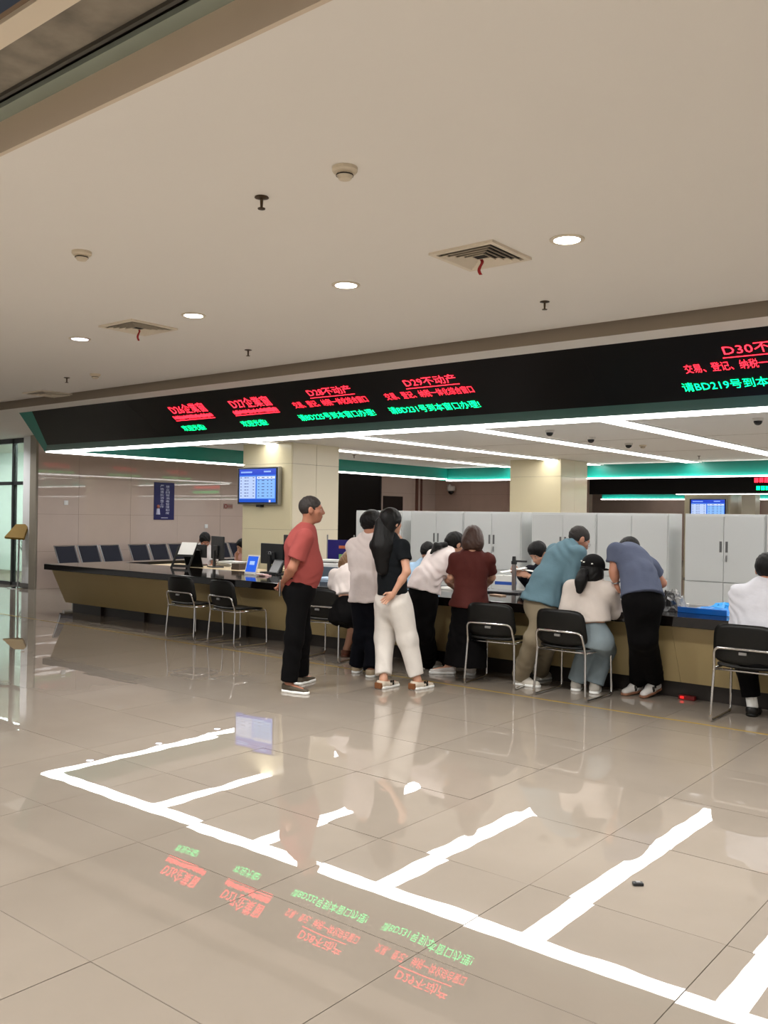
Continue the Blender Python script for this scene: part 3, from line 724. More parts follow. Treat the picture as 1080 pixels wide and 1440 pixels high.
# ================================================================== chairs
def chair_proto():
    t = empty('chair')
    W = .235
    pts = [(-W, .235, .425), (-W - .005, .25, .385), (-W - .01, .262, .012), (-W - .012, -.235, .012), (-W + .005, -.205, .42), (-W + .02, -.258, .585), (W - .02, -.258, .585), (W - .005, -.205, .42), (W + .012, -.235, .012), (W + .01, .262, .012), (W + .005, .25, .385), (W, .235, .425)]
    MB().tube(smooth_path(pts, .05, 5), .0105, 8).build('frame', M_CHROME, t, smooth=True)
    MB().tube([(-W, -.20, .412), (-W, .235, .412)], .009, 8).tube([(W, -.20, .412), (W, .235, .412)], .009, 8).tube([(-W, .2, .410), (W, .2, .410)], .009, 8).tube([(-W, -.18, .410), (W, -.18, .410)], .009, 8).build('seat_rail', M_CHROME, t, smooth=True)
    def pad(name, nx, ny, fn, thick, nrmv):
        vs = []; fs = []
        for sd in (0, 1):
            for j in range(ny + 1):
                for i in range(nx + 1):
                    u, v = i / nx * 2 - 1, j / ny * 2 - 1
                    # rounded-rectangle mapping
                    p = 5.0; r = max(abs(u), abs(v)); q = (abs(u) ** p + abs(v) ** p) ** (1 / p)
                    k = r / q if q > 0 else 1
                    P = np.array(fn(u * k, v * k)) + np.array(nrmv) * thick * (.5 if sd else -.5) * (1 - .5 * max(abs(u), abs(v)) ** 8)
                    vs.append(P)
        n1 = (nx + 1) * (ny + 1)
        for j in range(ny):
            for i in range(nx):
                a = j * (nx + 1) + i; fs.append((a, a + nx + 1, a + nx + 2, a + 1)); b = a + n1; fs.append((b, b + 1, b + nx + 2, b + nx + 1))
        ring = list(range(nx + 1)) + [j * (nx + 1) + nx for j in range(1, ny + 1)] + [ny * (nx + 1) + i for i in range(nx - 1, -1, -1)] + [j * (nx + 1) for j in range(ny - 1, 0, -1)]
        for q in range(len(ring)):
            a, b = ring[q], ring[(q + 1) % len(ring)]; fs.append((a, b, b + n1, a + n1))
        return MB().add(vs, fs).build(name, M_PLAST, t, smooth=True)
    pad('backrest', 12, 10, lambda u, v: (u * (.235 - .012 * v), -.255 - .030 * v + .045 * u * u + .012 * v * v, .618 + .155 * v), .022, (0, 1, 0))
    pad('seat', 12, 12, lambda u, v: (u * (.235 + .0 * v), .02 + .235 * v, .442 - .012 * (1 - u * u) + .012 * v * v * (-1 if v > 0 else 1)), .032, (0, 0, 1))
    MB().box(-.028, .028, -.279, -.262, .545, .565).build('label_plate', M_STEEL, t)
    return t
CH = chair_proto()
def foot_mid(pl_, pr2): return (onz(*pl_, 0) + onz(*pr2, 0)) / 2
CHAIRS = [((-8.81, 7.18), 4, 'empty black chair with chrome sled frame, leftmost at the counter'),
          ((-8.03, 7.18), -3, 'empty black chair with chrome sled frame, second from the left'),
          ((-6.52, 7.18), 9, 'black chair with chrome frame under the woman leaning on the counter'),
          ((-4.42, 7.20), 8, 'empty black chair between the woman in dark red and the man in teal'),
          ((-3.66, 7.17), -1, 'black chair with chrome frame under the woman in the black cap'),
          ((-2.14, 7.19), 1, 'black chair with chrome frame under the man at the right edge')]
for i, ((x, y), a, lab) in enumerate(CHAIRS):
    c = CH if i == 0 else copy_tree(CH)
    c.location = (x, y, 0); c.rotation_euler = (0, 0, math.radians(a)); tag(c, lab, 'chair', 'visitor chairs along the counter')

# ================================================================== cabinets
def cabinet_proto(w_):
    t = empty('filing_cabinet'); H, dp = 1.62, .42
    MB().box(0, w_, .018, dp, 0, H).build('body', M_CAB, t, bevel=.003)
    for z0, z1, hz in ((.875, H - .025, 1.20), (.05, .865, .5)):
        for s in (0, 1):
            a, b = (.012, w_ / 2 - .0025) if s == 0 else (w_ / 2 + .0025, w_ - .012)
            d = MB().box(a, b, 0, .018, z0, z1).build('door', M_CAB, t, bevel=.002)
            hx = w_ / 2 - .045 if s == 0 else w_ / 2 + .020
            h_ = MB().box(hx, hx + .026, -.003, .001, hz, hz + .12).build('handle', mat('cabinet_handle_grey', '#6e7070', .35, metal=.4), d)
            MB().box(hx + .009, hx + .026, -.0045, -.0028, hz + .008, hz + .112).build('handle_recess', M_CABG, d) if False else None
            if s == 1 and z0 > .5:
                MB().box(hx + .004, hx + .020, -.012, .001, hz - .10, hz - .03).build('lock', M_STEEL, d, bevel=.002)
    return t
CABX = [(-8.63, .86, 'white steel cabinet furthest left, behind the standing couple'), (-7.62, .885, 'white steel cabinet second from the left, behind the woman in white blouse'), (-6.73, .885, 'white steel cabinet behind the woman in dark red'), (-5.70, .885, 'white steel cabinet right of the first gap, behind the teal shirt'), (-4.812, .885, 'white steel cabinet behind the man in the grey-blue tee'), (-3.74, .87, 'white steel cabinet with a lock above the blue bag'), (-2.866, .87, 'white steel cabinet at the right edge behind the seated man'), (-1.99, .87, 'white steel cabinet beyond the right edge')]
for i, (x, w_, lab) in enumerate(CABX):
    c = cabinet_proto(w_); c.location = (x, 10.0, 0); tag(c, lab, 'cabinet', 'white filing cabinets')

# ================================================================== inner desks
dk = empty('clerk_desk', (-10.3, 8.85, 0), label='light wood clerk desk behind the left part of the counter', cat='desk')
MB().box(-11.5, -9.0, 8.50, 9.08, .715, .745).build('desktop', M_WOOD, dk, world=True, bevel=.003)
for x in (-11.45, -9.08): MB().box(x, x + .03, 8.55, 9.04, 0, .715).build('side_panel', M_WHITE, dk, world=True)
MB().box(-11.4, -9.1, 8.86, 8.88, .25, .7).build('modesty_panel', M_WHITE, dk, world=True)
dk2 = empty('clerk_desk', (-5.5, 8.85, 0), label='pale grey clerk desk behind the counter before the cabinets', cat='desk')
MB().box(-8.9, 2, 8.46, 8.70, .70, .73).build('desktop', mat('grey_desk', '#8e8c88', .5), dk2, world=True, bevel=.003)
for x in (-8.85, -6.2, -3.4, -.6, 1.9): MB().box(x, x + .03, 8.48, 8.69, 0, .70).build('side_panel', M_WHITE, dk2, world=True)

def monitor(c, facing, w_, h_, label, logo=False, base_z=.745):
    """c: foot position; facing: direction the screen looks to; we see its back"""
    t = empty('monitor', (c[0], c[1], base_z), label=label, cat='monitor', group='monitors on the clerk desks')
    f = nrm((facing[0], facing[1], 0)); r = np.cross(f, UP); z0 = .12
    O = np.array([c[0], c[1], base_z])
    MB().cbox(O + UP * (z0 + h_ / 2), (w_, .028, h_), r, f, UP).build('back_shell', M_DARK, t, world=True, bevel=.006)
    MB().cbox(O + UP * (z0 + h_ / 2) + f * .016, (w_ - .02, .004, h_ - .02), r, f, UP).build('screen', M_LENS, t, world=True)
    MB().cbox(O + UP * (z0 + h_ * .4) - f * .03, (w_ * .35, .03, h_ * .4), r, f, UP).build('rear_bulge', M_DARK, t, world=True, bevel=.008)
    MB().cbox(O + UP * .13 - f * .05, (.06, .03, .25), r, f, UP).build('stand', M_DARK, t, world=True)
    MB().cbox(O + UP * .008 - f * .03, (.24, .18, .016), r, f, UP).build('foot', M_DARK, t, world=True, bevel=.004)
    if logo:
        cc = O + UP * (z0 + h_ * .5) - f * .047; rr = .032
        MG = mat('logo_silver', '#b8bcbe', .3, metal=.5)
        MB().tube([cc - r * rr * math.cos(a) + UP * rr * math.sin(a) for a in np.linspace(0, 2 * PI, 22)[:-1]], .0028, 6, closed=True).build('logo_ring', MG, t, world=True)
        text_obj('logo_lettering', 'DELL', cc - f * .002 + r * .025 - UP * .007, -r, UP, .05, .014, MG, t)
    return t
e = ony(306, 775, 8.85); monitor((e[0], 8.85), (.35, .94), .50, .34, 'tall black monitor seen from behind on the light wood desk', base_z=.745)
e = ony(285, 778, 8.95); monitor((e[0] - .05, 8.95), (.15, .98), .34, .20, 'low black monitor beside the taller one on the wood desk', base_z=.745)
e = ony(383, 782, 8.60); monitor((e[0], 8.60), (.12, .99), .50, .28, 'black monitor with round silver logo right of the tablet', True, base_z=.745)
e = ony(408, 780, 8.6); monitor((e[0] + .05, 8.6), (.3, .95), .5, .42, 'black monitor half hidden behind the man in red', base_z=.73)
# tablet display on a stand, phone-like keypad
def slab_on_stand(name, px, py, Y, w_, h_, tilt, label, cat, frame_m, screen_m, rz=0.0, extra=None):
    e = onz(px, py, CT); x = e[0]; y = e[1]
    t = empty(name, (x, y, CT), rz, label=label, cat=cat)
    ct, st = math.cos(tilt), math.sin(tilt)
    u = np.array([0, st, ct]); n = np.array([0, -ct, st])
    c0 = np.array([0, 0, .015]) + u * h_ / 2
    MB().cbox(c0, (w_, h_, .014), (1, 0, 0), u, n).build('housing', frame_m, t, bevel=.003)
    MB().cbox(c0 + n * .0075, (w_ * .86, h_ * .84, .002), (1, 0, 0), u, n).build('screen', screen_m, t)
    if extra:
        MB().cbox(c0 + n * .0092 + u * h_ * .06, (w_ * .42, h_ * .2, .001), (1, 0, 0), u, n).build('screen_text', extra, t)
    MB().cbox(np.array([0, h_ * st + .02, h_ * ct * .45]), (w_ * .4, .008, h_ * ct * .95), (1, 0, 0), (0, 1, -.4)).build('stand', frame_m, t)
    MB().box(-w_ * .45, w_ * .45, -.02, h_ * st + .10, 0, .012).build('base', frame_m, t, bevel=.002)
    return t
slab_on_stand('service_tablet', 352, 808, 0, .20, .25, .30, 'white framed service tablet with blue screen on the counter', 'tablet', M_WHITE, mat('tablet_blue', '#05060a', .2, emit='#2b63e0', estr=1.0, var=0), .1, mat('tablet_light', '#05060a', .2, emit='#a9c6ff', estr=1.0, var=0))
slab_on_stand('keypad_terminal', 384, 808, 0, .20, .20, .55, 'dark tilted keypad terminal beside the white tablet', 'terminal', M_DARK, mat('terminal_screen', '#20242c', .2), -.1)
# document stand with white paper
e = onz(253, 799, CT); t = empty('document_stand', (e[0], e[1], CT), .25, label='black easel document stand holding a white sheet on the counter', cat='document stand')
u = nrm((0, .5, .87)); n = np.array([0, -.87, .5])
for s in (-1, 1): MB().cbox(np.array([s * .15, 0, .005]) + u * .17, (.028, .36, .02), (1, 0, 0), u, n).build('side_bar', M_PLAST, t)
for q in (.03, .2, .34): MB().cbox(np.array([0, 0, .005]) + u * q, (.30, .035, .016), (1, 0, 0), u, n).build('cross_bar', M_PLAST, t)
MB().cbox(np.array([0, .30, .13]), (.30, .016, .27), (1, 0, 0), (0, 1, .35)).build('rear_leg', M_PLAST, t)
MB().cbox(np.array([.02, 0, .005]) + u * .31 + n * .014, (.27, .20, .003), (1, 0, 0), u, n).build('paper_sheet', M_PAPER, t)
# printer
e = ony(462, 802, 8.6); t = empty('printer', (e[0], 8.66, .73), .15, label='grey and white desktop printer behind the man in red', cat='printer')
MB().box(-.22, .22, -.18, .20, 0, .20).build('body', M_WHITE, t, bevel=.012)
MB().box(-.06, .215, -.188, -.17, .02, .155).build('front_panel', mat('printer_slate', '#5a6674', .4), t, bevel=.004)
MB().box(-.17, .15, -.14, .12, .198, .206).build('output_slot', M_VENTD, t)
MB().box(-.20, .20, -.02, .19, .205, .235).build('lid', M_WHITE, t, bevel=.006)
MB().box(.225, .245, -.16, .18, 0, .18).build('side_rail', M_WHITE, t)
# document camera
e = onz(712, 833, CT); t = empty('document_camera', (e[0], e[1], CT), math.radians(8), label='document camera with grey upright arm and flat base on the counter', cat='document camera')
MB().box(-.22, .20, -.16, .12, 0, .016).build('base', mat('scanner_base_dark', '#23252a', .3), t, bevel=.003)
MB().box(-.215, .10, -.15, .10, .0165, .020).build('mat', mat('scanner_mat', '#74767a', .35), t)
MB().box(.045, .085, .03, .065, .016, .33).build('upright', M_STEEL, t, bevel=.004)
MB().box(.040, .090, .025, .07, .30, .335).build('joint', M_DARK, t, bevel=.004)
MB().box(.05, .21, .03, .06, .325, .345).build('arm', M_DARK, t, bevel=.004)
MB().tube([(.065, .045, .335), (.065, .045, .385)], [.022, .019], 12).build('camera_head', M_DARK, t)
docam = t
for (px, py, rz, lab) in ((694, 818, .3, 'second document camera, half hidden behind the woman in dark red'), (572, 812, -.2, 'third document camera, behind the elbow of the long-haired woman')):
    c = copy_tree(docam); e3 = onz(px, py, CT); c.location = (e3[0] - .05, min(e3[1], 8.25), CT); c.rotation_euler = (0, 0, rz); tag(c, lab, 'document camera')
e2 = onz(735, 834, CT)
pts = [(e2[0] + a, e2[1] + b, CT + .006) for a, b in ((-.30, .28), (-.1, .36), (.07, .28), (.10, .14), (.06, .04), (.02, -.02))]
tag(MB().tube(smooth_path(pts, .1, 6), .007, 6).build('white_cable', M_PAPER, None, smooth=True), 'white cable curling on the counter beside the document camera', 'cable')
# boxes and papers
def box_thing(name, px, py, z, dims, label, cat, m, rz=0.0, band=None):
    e = onz(px, py, z); t = empty(name, (e[0], e[1], z), rz, label=label, cat=cat)
    MB().box(-dims[0] / 2, dims[0] / 2, -dims[1] / 2, dims[1] / 2, 0, dims[2]).build('carton', m, t, bevel=.003)
    MB().box(-dims[0] / 2 - .002, dims[0] / 2 + .002, -dims[1] / 2 - .002, dims[1] / 2 + .002, .0, dims[2] * .35).build('band', band or m, t)
    MB().box(-.01, .01, -dims[1] / 2 - .003, dims[1] / 2 + .003, dims[2] - .002, dims[2] + .001).build('lid_seam', M_CABG, t)
    return t
box_thing('tissue_box', 711, 822, CT, (.22, .12, .11), 'white and blue carton behind the document camera', 'box', M_PAPER, .1, mat('carton_blue', '#2a57b5', .5))
box_thing('paper_box', 336, 801, .745, (.14, .16, .09), 'small dark brown box before the tablet on the wood desk', 'box', mat('brown_box', '#4d4038', .6), .1)
def paper_stack(px, py, z, n, label, s=(.30, .21), seed=1, m=None):
    e = onz(px, py, z); t = empty('paper_stack', (e[0], e[1], z), label=label, cat='papers'); r = random.Random(seed)
    for k in range(n):
        o = MB().box(-s[0] / 2, s[0] / 2, -s[1] / 2, s[1] / 2, 0, .012).build('bundle', m or M_PAPER, t, bevel=.002)
        o.location = (r.uniform(-.02, .02), r.uniform(-.02, .02), k * .0125); o.rotation_euler = (0, 0, r.uniform(-.3, .3))
paper_stack(325, 796, .745, 6, 'high stack of white papers left of the cream column', (.36, .26), 2)
paper_stack(640, 829, CT, 2, 'white papers between the woman in white and the woman in dark red', (.28, .2), 3)
paper_stack(400, 803, CT, 3, 'pale papers beside the keypad terminal, behind the hand of the man in red', (.2, .16), 4, mat('cream_paper', '#e6d3ae', .7))
paper_stack(371, 810, CT, 2, 'pink and white slips between tablet and terminal', (.13, .1), 6, mat('pink_slip', '#d8b6b4', .7))
paper_stack(700, 838, CT, 1, 'tan slip on the counter edge beside the woman in dark red', (.16, .08), 8, mat('tan_slip', '#a98f78', .7))
paper_stack(952, 850, CT, 1, 'white sheet left of the blue bag', (.14, .2), 9)
paper_stack(468, 815, CT, 2, 'light blue papers between the man in red and the leaning woman', (.34, .24), 10, mat('blue_paper', '#b9cfe6', .7))
paper_stack(875, 850, CT, 1, 'white sheet under the hand of the bending man', (.25, .2), 12)
# blue carrier bag lying on the counter
e = np.array([-2.66, 7.92, CT]); t = empty('carrier_bag', e, math.radians(-6), label='shiny blue plastic carrier bag lying on the counter', cat='bag')
MBAG = mat('blue_plastic', '#1a7fd2', .25, var=.15, scale=6, bump=.5, bscale=14)
def crumple(name, w_, d_, h_, m, t, seed, off=(0, 0, 0)):
    r = np.random.default_rng(seed); n = 14; vs = []; fs = []
    hgt = r.uniform(.3, 1.0, (n + 1, n + 1))
    for _ in range(1): hgt = (hgt + np.roll(hgt, 1, 0) + np.roll(hgt, 1, 1)) / 3
    for j in range(n + 1):
        for i in range(n + 1):
            u, v = i / n * 2 - 1, j / n * 2 - 1; e_ = (1 - u ** 4) * (1 - v ** 4)
            vs.append((off[0] + u * w_ / 2 + .01 * r.normal(), off[1] + v * d_ / 2 + .01 * r.normal(), off[2] + h_ * hgt[j, i] * e_ + .002))
    for j in range(n):
        for i in range(n): a = j * (n + 1) + i; fs.append((a, a + 1, a + n + 2, a + n + 1))
    b = len(vs); ring = list(range(n + 1)) + [j * (n + 1) + n for j in range(1, n + 1)] + [n * (n + 1) + i for i in range(n - 1, -1, -1)] + [j * (n + 1) for j in range(n - 1, 0, -1)]
    fs.append(tuple(ring[::-1]))
    return MB().add(vs, fs).build(name, m, t, smooth=False)
crumple('bag_body', .46, .52, .055, MBAG, t, 3)
MB().box(-.235, .20, -.275, -.262, .0, .05).build('front_fold', mat('blue_plastic_dark', '#1060b8', .3, var=.1), t, bevel=.004)
crumple('bag_flap', .38, .26, .10, mat('blue_plastic_light', '#35a0e6', .25, var=.15, bump=.4, bscale=12), t, 5, (.05, .16, .0))
# grey and black plastic bag
e = onz(930, 857, CT); t = empty('plastic_bag', e, .2, label='bulging black and grey plastic bag beside the bending man', cat='bag')
o = crumple('bag_body', .30, .30, .20, mat('black_poly', '#1a1a1c', .3, var=.2, bump=.6, bscale=18), t, 8)
crumple('grey_lining', .24, .20, .22, mat('grey_poly', '#9a9a98', .35, var=.15, bump=.5, bscale=16), t, 9, (.07, .10, 0))
# red item under the counter, dark scrap on the floor
e = onz(966, 984, .0); t = empty('power_strip', (e[0], 7.70, 0), .0, label='red glowing power strip on the floor under the counter', cat='power strip')
MB().box(-.07, .07, -.025, .025, 0, .035).build('housing', mat('red_strip', '#7d1414', .4), t, bevel=.004)
MB().box(-.05, -.02, -.033, -.03, .01, .03).build('switch', mat('red_switch', '#c01010', .4, emit=(1, .02, .02), estr=1.0), t)
e = onz(897, 1245, .0); t = empty('floor_scrap', (e[0], e[1], .001), .7, label='small black scrap lying on the polished floor', cat='scrap')
MB().box(-.022, .022, -.013, .013, 0, .012).build('scrap_body', M_DARK, t, bevel=.003)
MB().box(-.008, .010, -.008, .008, .012, .015).build('scrap_clip', M_STEEL, t)
# brochure stand with blue head board
e = at(479, 775, 12.6); t = empty('brochure_stand', (e[0], e[1], 0), math.radians(20), label='blue brochure board on a silver stand right of the cream column', cat='stand')
MB().box(-.19, .19, -.01, .01, .55, 1.20).build('board', mat('brochure_blue', '#2a2370', .4), t)
MB().box(-.02, .15, -.016, -.01, .80, 1.0).build('green_sheet', mat('green_sheet', '#7fae6a', .5), t)
MB().box(-.02, .08, -.018, -.01, 1.08, 1.12).build('orange_lettering', mat('orange_print', '#c06a45', .5), t)
MB().box(-.10, .16, -.020, -.016, .58, .74).build('leaflet', M_PAPER, t)
for s in (-1, 1): MB().tube([(s * .20, 0, 0), (s * .20, 0, 1.27)], .011, 8).build('post', M_STEEL, t)
MB().box(-.24, .24, -.15, .15, 0, .02).build('foot_plate', M_STEEL, t)
# waiting benches along the stone wall
def seat_row(y0, n, label):
    t = empty('waiting_bench', (-15.5, y0 + n * .25, 0), label=label, cat='bench', group='waiting benches')
    for k in range(n):
        a, b = y0 + k * .5 + .03, y0 + k * .5 + .47
        s = MB().prism([(-15.55, a + .02, .42), (-15.78, a + .02, .86), (-15.81, a + .02, .86), (-15.60, a + .02, .40)], (0, 0, 0), (0, b - a - .04, 0)).build('backrest', M_NAVY, t, world=True)
        MB().tube([(-15.545, a, .42), (-15.79, a, .87), (-15.79, b, .87), (-15.545, b, .42)], .014, 8).build('back_frame', M_STEEL, s, world=False)
        MB().box(-15.58, -15.10, a, b, .40, .44).build('seat', M_NAVY, t, world=True, bevel=.01)
    MB().box(-15.42, -15.36, y0, y0 + n * .5, .33, .39).build('beam', M_STEEL, t, world=True)
    for yy in (y0 + .2, y0 + n * .5 - .2):
        MB().tube([(-15.39, yy, .35), (-15.39, yy, .05)], .022, 8).tube([(-15.65, yy, .02), (-15.12, yy, .02)], .018, 8).build('leg', M_STEEL, t, world=True)
    return t
seat_row(9.42, 3, 'navy waiting bench of three seats nearest the wall end')
seat_row(11.10, 3, 'navy waiting bench of three seats below the blue poster')
seat_row(12.80, 3, 'navy waiting bench of three seats before the wall socket')
# brass lectern sign
b0 = onz(25, 827, 0); t = empty('lectern_sign', b0, label='tilted brass sign plate on a slim stand by the glass doors', cat='sign stand')
D0 = project(b0)[2]
q = [at(6, 755, D0 - .15), at(22.5, 737, D0 + .15), at(40, 737, D0 + .15), at(33, 757, D0 - .15)]
MB().prism(q, (0, 0, 0), (0, .02, -.035)).build('plate', M_BRASS, t, world=True)
MB().tube([b0 + np.array([0, 0, .02]), at(27, 750, D0)], .018, 10).build('pole', M_STEEL, t, world=True)
MB().lathe([(.20, 0), (.20, .012), (.03, .03), (.0005, .03)], b0, 24).build('foot', M_CHROME, t, world=True)
# potted plant behind the glass
pb = np.array([-18.6, 10.6, 0]); t = empty('potted_plant', pb, label='dark potted plant behind the glass doors at far left', cat='plant')
MB().lathe([(.13, 0), (.18, .32), (.16, .32), (.15, .28), (.0005, .28)], pb, 16).build('pot', mat('plant_pot', '#5b5a56', .5), t, world=True)
for k in range(26):
    a = k * 2.4; L = .35 + .35 * ((k * 37) % 10) / 10; b = pb + np.array([.05 * math.cos(a), .05 * math.sin(a), .30])
    tip = b + np.array([math.cos(a) * L * .55, math.sin(a) * L * .55, L]); sd = np.array([-math.sin(a), math.cos(a), 0]) * .045; mid = (b + tip) / 2 + np.array([0, 0, .08])
    MB().add([b, mid + sd, tip, mid - sd, mid + np.array([0, 0, .012])], [(0, 1, 4), (1, 2, 4), (2, 3, 4), (3, 0, 4)]).build('leaf', mat('dark_leaf', '#24402c', .4, var=.2), t, world=True, fix=False)

# ================================================================== people
SKIN = {'tan': mat('skin_tan', '#a06a52', .5, var=.06, scale=20), 'fair': mat('skin_fair', '#c9987e', .5, var=.05, scale=20), 'mid': mat('skin_mid', '#b57f66', .5, var=.05, scale=20)}
M_HAIRK = mat('hair_black', '#080707', .55, spec=.25, var=.3, scale=30, bump=.5, bscale=60, stretch=(1, 1, .15))
M_HAIRG = mat('hair_greying', '#241e1b', .7, var=.4, scale=60, bump=.5, bscale=120)
M_HAIRB = mat('hair_brown', '#3a241b', .45, spec=.35, var=.3, scale=30, bump=.5, bscale=60, stretch=(1, 1, .15))
M_HAIRL = mat('hair_light_brown', '#7a5a3a', .5, var=.35, scale=40, bump=.5, bscale=70)
M_EYE = mat('eye_white', '#dcd8d2', .25); M_IRIS = mat('eye_iris', '#140d0a', .15); M_LIP = mat('lips', '#94564c', .5)
def seed_of(t): return sum(ord(c) * (i + 1) for i, c in enumerate(t))
def cloth(name, c, rough=.85, bump=.22): return mat(name, c, rough, spec=.12, var=.07, scale=14, bump=bump, bscale=30)

def head_frame(c, f, up=None):
    f = nrm(f); up = UP if up is None else np.asarray(up, float)
    r = nrm(np.cross(f, up)); u = np.cross(r, f)
    return c, r, f, u
def head_ops(H, s=1.0, ears=True):
    c, r, f, u = H; fr = np.stack([r, f, u])
    def L(x, y, z): return c + (r * x + f * y + u * z) * s
    ops = [ell(L(0, -.012, .030), np.array([.076, .095, .088]) * s, fr, .0),
           ell(L(0, .026, -.028), np.array([.063, .071, .082]) * s, fr, .03 * s),
           ell(L(0, .052, -.088), np.array([.034, .030, .024]) * s, fr, .03 * s),
           cone(L(-.036, .072, .022), L(.036, .072, .022), .015 * s, .015 * s, k=.02 * s),
           ell(L(.040, .050, -.022), np.array([.026, .026, .022]) * s, fr, .02 * s), ell(L(-.040, .050, -.022), np.array([.026, .026, .022]) * s, fr, .02 * s),
           sub(ell(L(.031, .097, .004), np.array([.017, .016, .011]) * s, fr, .008 * s)), sub(ell(L(-.031, .097, .004), np.array([.017, .016, .011]) * s, fr, .008 * s)),
           cone(L(0, .090, .010), L(0, .106, -.028), .010 * s, .0145 * s, k=.016 * s),
           ell(L(.012, .096, -.034), np.array([.009, .010, .008]) * s, fr, .006 * s), ell(L(-.012, .096, -.034), np.array([.009, .010, .008]) * s, fr, .006 * s),
           cone(L(-.018, .086, -.058), L(.018, .086, -.058), .0085 * s, .0085 * s, k=.008 * s), cone(L(-.015, .084, -.068), L(.015, .084, -.068), .009 * s, .009 * s, k=.006 * s)]
    if ears:
        for sg in (-1, 1):
            ops += [ell(L(sg * .080, -.010, -.006), np.array([.012, .021, .033]) * s, fr, .008 * s), sub(ell(L(sg * .093, -.003, -.004), np.array([.006, .010, .017]) * s, fr, .004 * s))]
    return ops, L
def hand_ops(wr, d, pn, curl=.5, s=1.0, side=1):
    """wrist point, direction of the palm, palm normal (fingers curl towards it); side: which way the thumb leaves"""
    d = nrm(d); pn = nrm(pn - d * (np.asarray(pn) @ d)); l = np.cross(d, pn) * side
    fr = np.stack([l, d, pn]); ops = [ell(wr + d * .045 * s, np.array([.041, .055, .017]) * s, fr, .0), cone(wr - d * .02, wr + d * .02, .024 * s, .026 * s, pn, 1.4, k=.02)]
    for q, (o, ln) in enumerate(((.030, .068), (.010, .078), (-.010, .072), (-.029, .056))):
        p0 = wr + (d * .082 + l * o) * s; sp = l * o * 1.2
        a1, a2, a3 = curl * .7, curl * 1.6, curl * 2.3
        p = p0
        for a, fl, r0, r1 in ((a1, .45, .0092, .0086), (a2, .32, .0086, .0080), (a3, .26, .0080, .0066)):
            q2 = p + (d * math.cos(a) + pn * math.sin(a) + sp * .8) * ln * fl * s
            ops.append(cone(p, q2, r0 * s, r1 * s, k=.004)); p = q2
    t0 = wr + (d * .022 + l * .030 + pn * .004) * s; t1 = t0 + (d * .030 + l * .026 + pn * .010) * s; t2 = t1 + (d * .028 + l * .004 + pn * .014) * s
    ops += [cone(t0, t1, .0125 * s, .0105 * s, k=.012), cone(t1, t2, .0105 * s, .0080 * s, k=.004)]
    return ops

